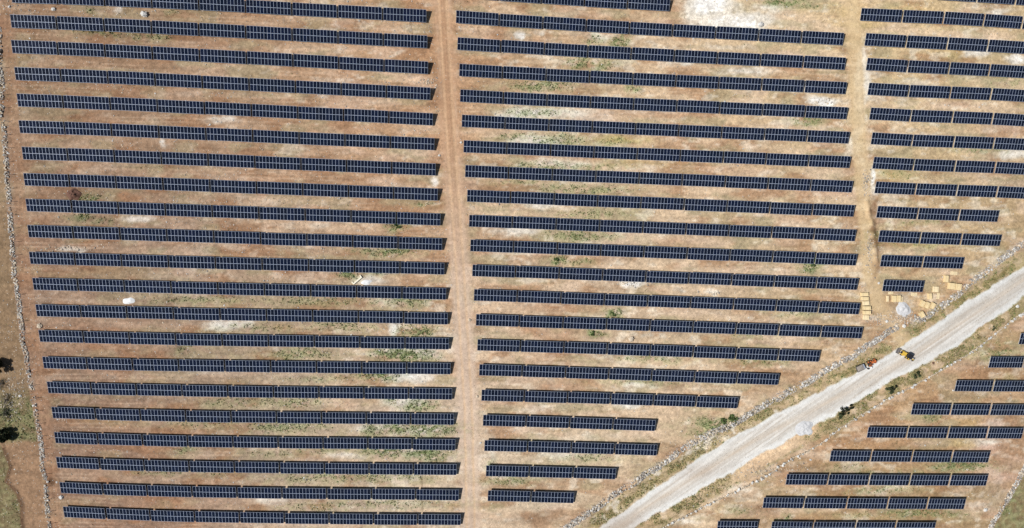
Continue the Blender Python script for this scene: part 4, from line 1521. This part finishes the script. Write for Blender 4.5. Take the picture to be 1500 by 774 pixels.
SH = [(1237, 602, 2.0, 1.8, 'dark_leaf', 1300, 'large dark shrub on the south verge opposite the white gravel heap'),
      (1231, 609, 1.5, 1.2, 'olive_leaf', 900, 'olive shrub on the south verge left of the large dark shrub'),
      (1246, 596, 1.2, 1.1, 'dark_leaf', 600, 'small dark shrub on the south verge right of the large dark shrub'),
      (1303, 571.5, 1.9, 1.6, 'olive_leaf', 1300, 'round green shrub on the south verge below the backhoe loader'),
      (1309, 567.5, 1.3, 1.1, 'dark_leaf', 700, 'small dark shrub touching the round green one on the south verge'),
      (1342, 551, 1.3, 1.1, 'olive_leaf', 800, 'small olive shrub on the south verge right of the round green one'),
      (1345, 546, .9, .8, 'dark_leaf', 400, 'dwarf dark shrub on the south verge above the small olive one'),
      (1433, 494, 1.2, .9, 'dry', 700, 'dry straw coloured shrub on the south verge, furthest right'),
      (1455, 481, 1.0, .8, 'olive_leaf', 500, 'small olive shrub on the south verge towards the right edge'),
      (1060, 616.5, 1.5, 1.0, 'weed', 900, 'bright green shrub behind the diagonal wall'),
      (1071, 612.5, 1.6, 1.1, 'weed', 1000, 'largest bright green shrub behind the diagonal wall'),
      (1079, 616, 1.1, .8, 'weed', 600, 'green shrub at the right end of the clump behind the diagonal wall'),
      (512, 397, 1.3, .9, 'weed', 700, 'green shrub left of the cream beam'), (1189, 379, 1.2, .8, 'weed', 700, 'green weed bush above a middle block row near the right track'),
      (1190, 389.5, 1.3, .9, 'weed', 700, 'green weed bush below a middle block row near the right track'), (897, 461, 1.1, .9, 'weed', 600, 'spiky green weed bush between two middle block rows'),
      (867, 488.5, 1.2, .6, 'weed', 600, 'low green weed bush below a middle block row'), (815, 381, 1.1, .8, 'weed', 500, 'green weed bush above the gap of a middle block row'),
      (720, 684, .9, .9, 'weed', 400, 'green weed bush at the lower end of the central track'), (582, 331, 1.3, .8, 'weed', 600, 'green weed bush between left block rows near the central track')]
for u, v, r, h, lm, n, lab in SH:
    tree('shrub', lab, 'shrub', u, v, r, h, lm, n, .15, False, .15, 'shrubs and weed bushes', 'foliage')


# ------------------------------------------------------------------ loose ground cover
GXs, GYs = GX, GY


def cover_at(x, y):
    i = np.clip(np.searchsorted(GXs, x) - 1, 0, nx - 2)
    j = np.clip(np.searchsorted(GYs, y) - 1, 0, ny - 2)
    return GM[j, i], RD[j, i], TK[j, i], ZZ[j, i], UU[j, i], VG[j, i]


def scatter(n):
    x = RNG.uniform(-196, 226, n)
    y = RNG.uniform(-112, 108, n)
    return (x, y) + cover_at(x, y)


# weeds: small tufts of leaves, thickest on the green patches and the verges
x, y, g, rd, tk, z, uu, vv = scatter(900000)
keep = (RNG.random(len(x)) < 1.1 * np.clip(g - .09, 0, 1) ** 1.1 + .004) & (rd < .2) & (tk < .45)
w = MB()
for px, py, pz, pg, pv in zip(x[keep], y[keep], z[keep], g[keep], vv[keep]):
    dry = random.random() < (.68 if pv > .4 else .2 if pg > .25 else .5)
    s = random.uniform(.09, .26) if pg > .2 else random.uniform(.08, .18)
    for q in range(random.choice((2, 3, 4))):
        w.leaf((px + random.gauss(0, .16), py + random.gauss(0, .16), pz + s * .5), s, 1 if dry else 0)
tag(w.build('weeds', [M['weed'], M['dry']]), 'patchy low green and dry weeds on the bare soil', 'weeds', None, 'stuff')
print('tufts', int(keep.sum()))

# loose stones
x, y, g, rd, tk, z, uu, vv = scatter(90000)
dens = .06 + .34 * (fbm(x / 9, y / 6, 57) > .52) * (uu < 700) + .08 * (uu < 700) + .06 * (uu > 700)
keep = (RNG.random(len(x)) < dens) & (rd < .5) & (tk < .6)
s_ = MB()
for px, py, pz, pu in zip(x[keep], y[keep], z[keep], uu[keep]):
    r = .08 + .12 * random.random() ** 2 + (.18 * random.random() if random.random() < .07 else 0)
    s_.rock((px, py, pz + r * .2), r, random.choice((0, 1, 1, 2, 2)), .65, .25, random.uniform(1, 1.5))
# rubble spread on the verges and at the scrub outside the left wall
for cx, cy, rx, ry, n in ((14, 590, 22, 24, 260), (20, 560, 16, 20, 120), (1285, 466, 22, 12, 160), (1318, 468, 24, 7, 160), (1334, 463, 10, 8, 90), (1045, 648, 40, 10, 200), (1130, 690, 60, 12, 300), (1270, 268, 6, 16, 200),
                          (1275, 365, 6, 26, 160), (95, 365, 34, 5, 120), (395, 545, 5, 4, 10), (160, 535, 60, 6, 160), (625, 120, 16, 5, 80), (25, 10, 20, 14, 60), (925, 416, 20, 4, 60), (1042, 430, 14, 4, 50), (740, 172, 20, 6, 60), (1205, 150, 24, 6, 60)):
    for k in range(n):
        p = unproject(cx + random.gauss(0, rx * .6), cy + random.gauss(0, ry * .6))
        if float(cover_at(np.array([p.x]), np.array([p.y]))[1][0]) > .15:
            continue
        r = .10 + .26 * random.random() ** 3
        s_.rock((p.x, p.y, p.z + r * .2), r, 1 if random.random() < .6 else 0, .7, .3, random.uniform(1, 1.5))
tag(s_.build('loose_stones', [M['stone'], M['tan_stone'], M['white_stone']]), 'loose pale stones strewn over the soil between the rows', 'stones', None, 'stuff')
print('stones', int(keep.sum()))
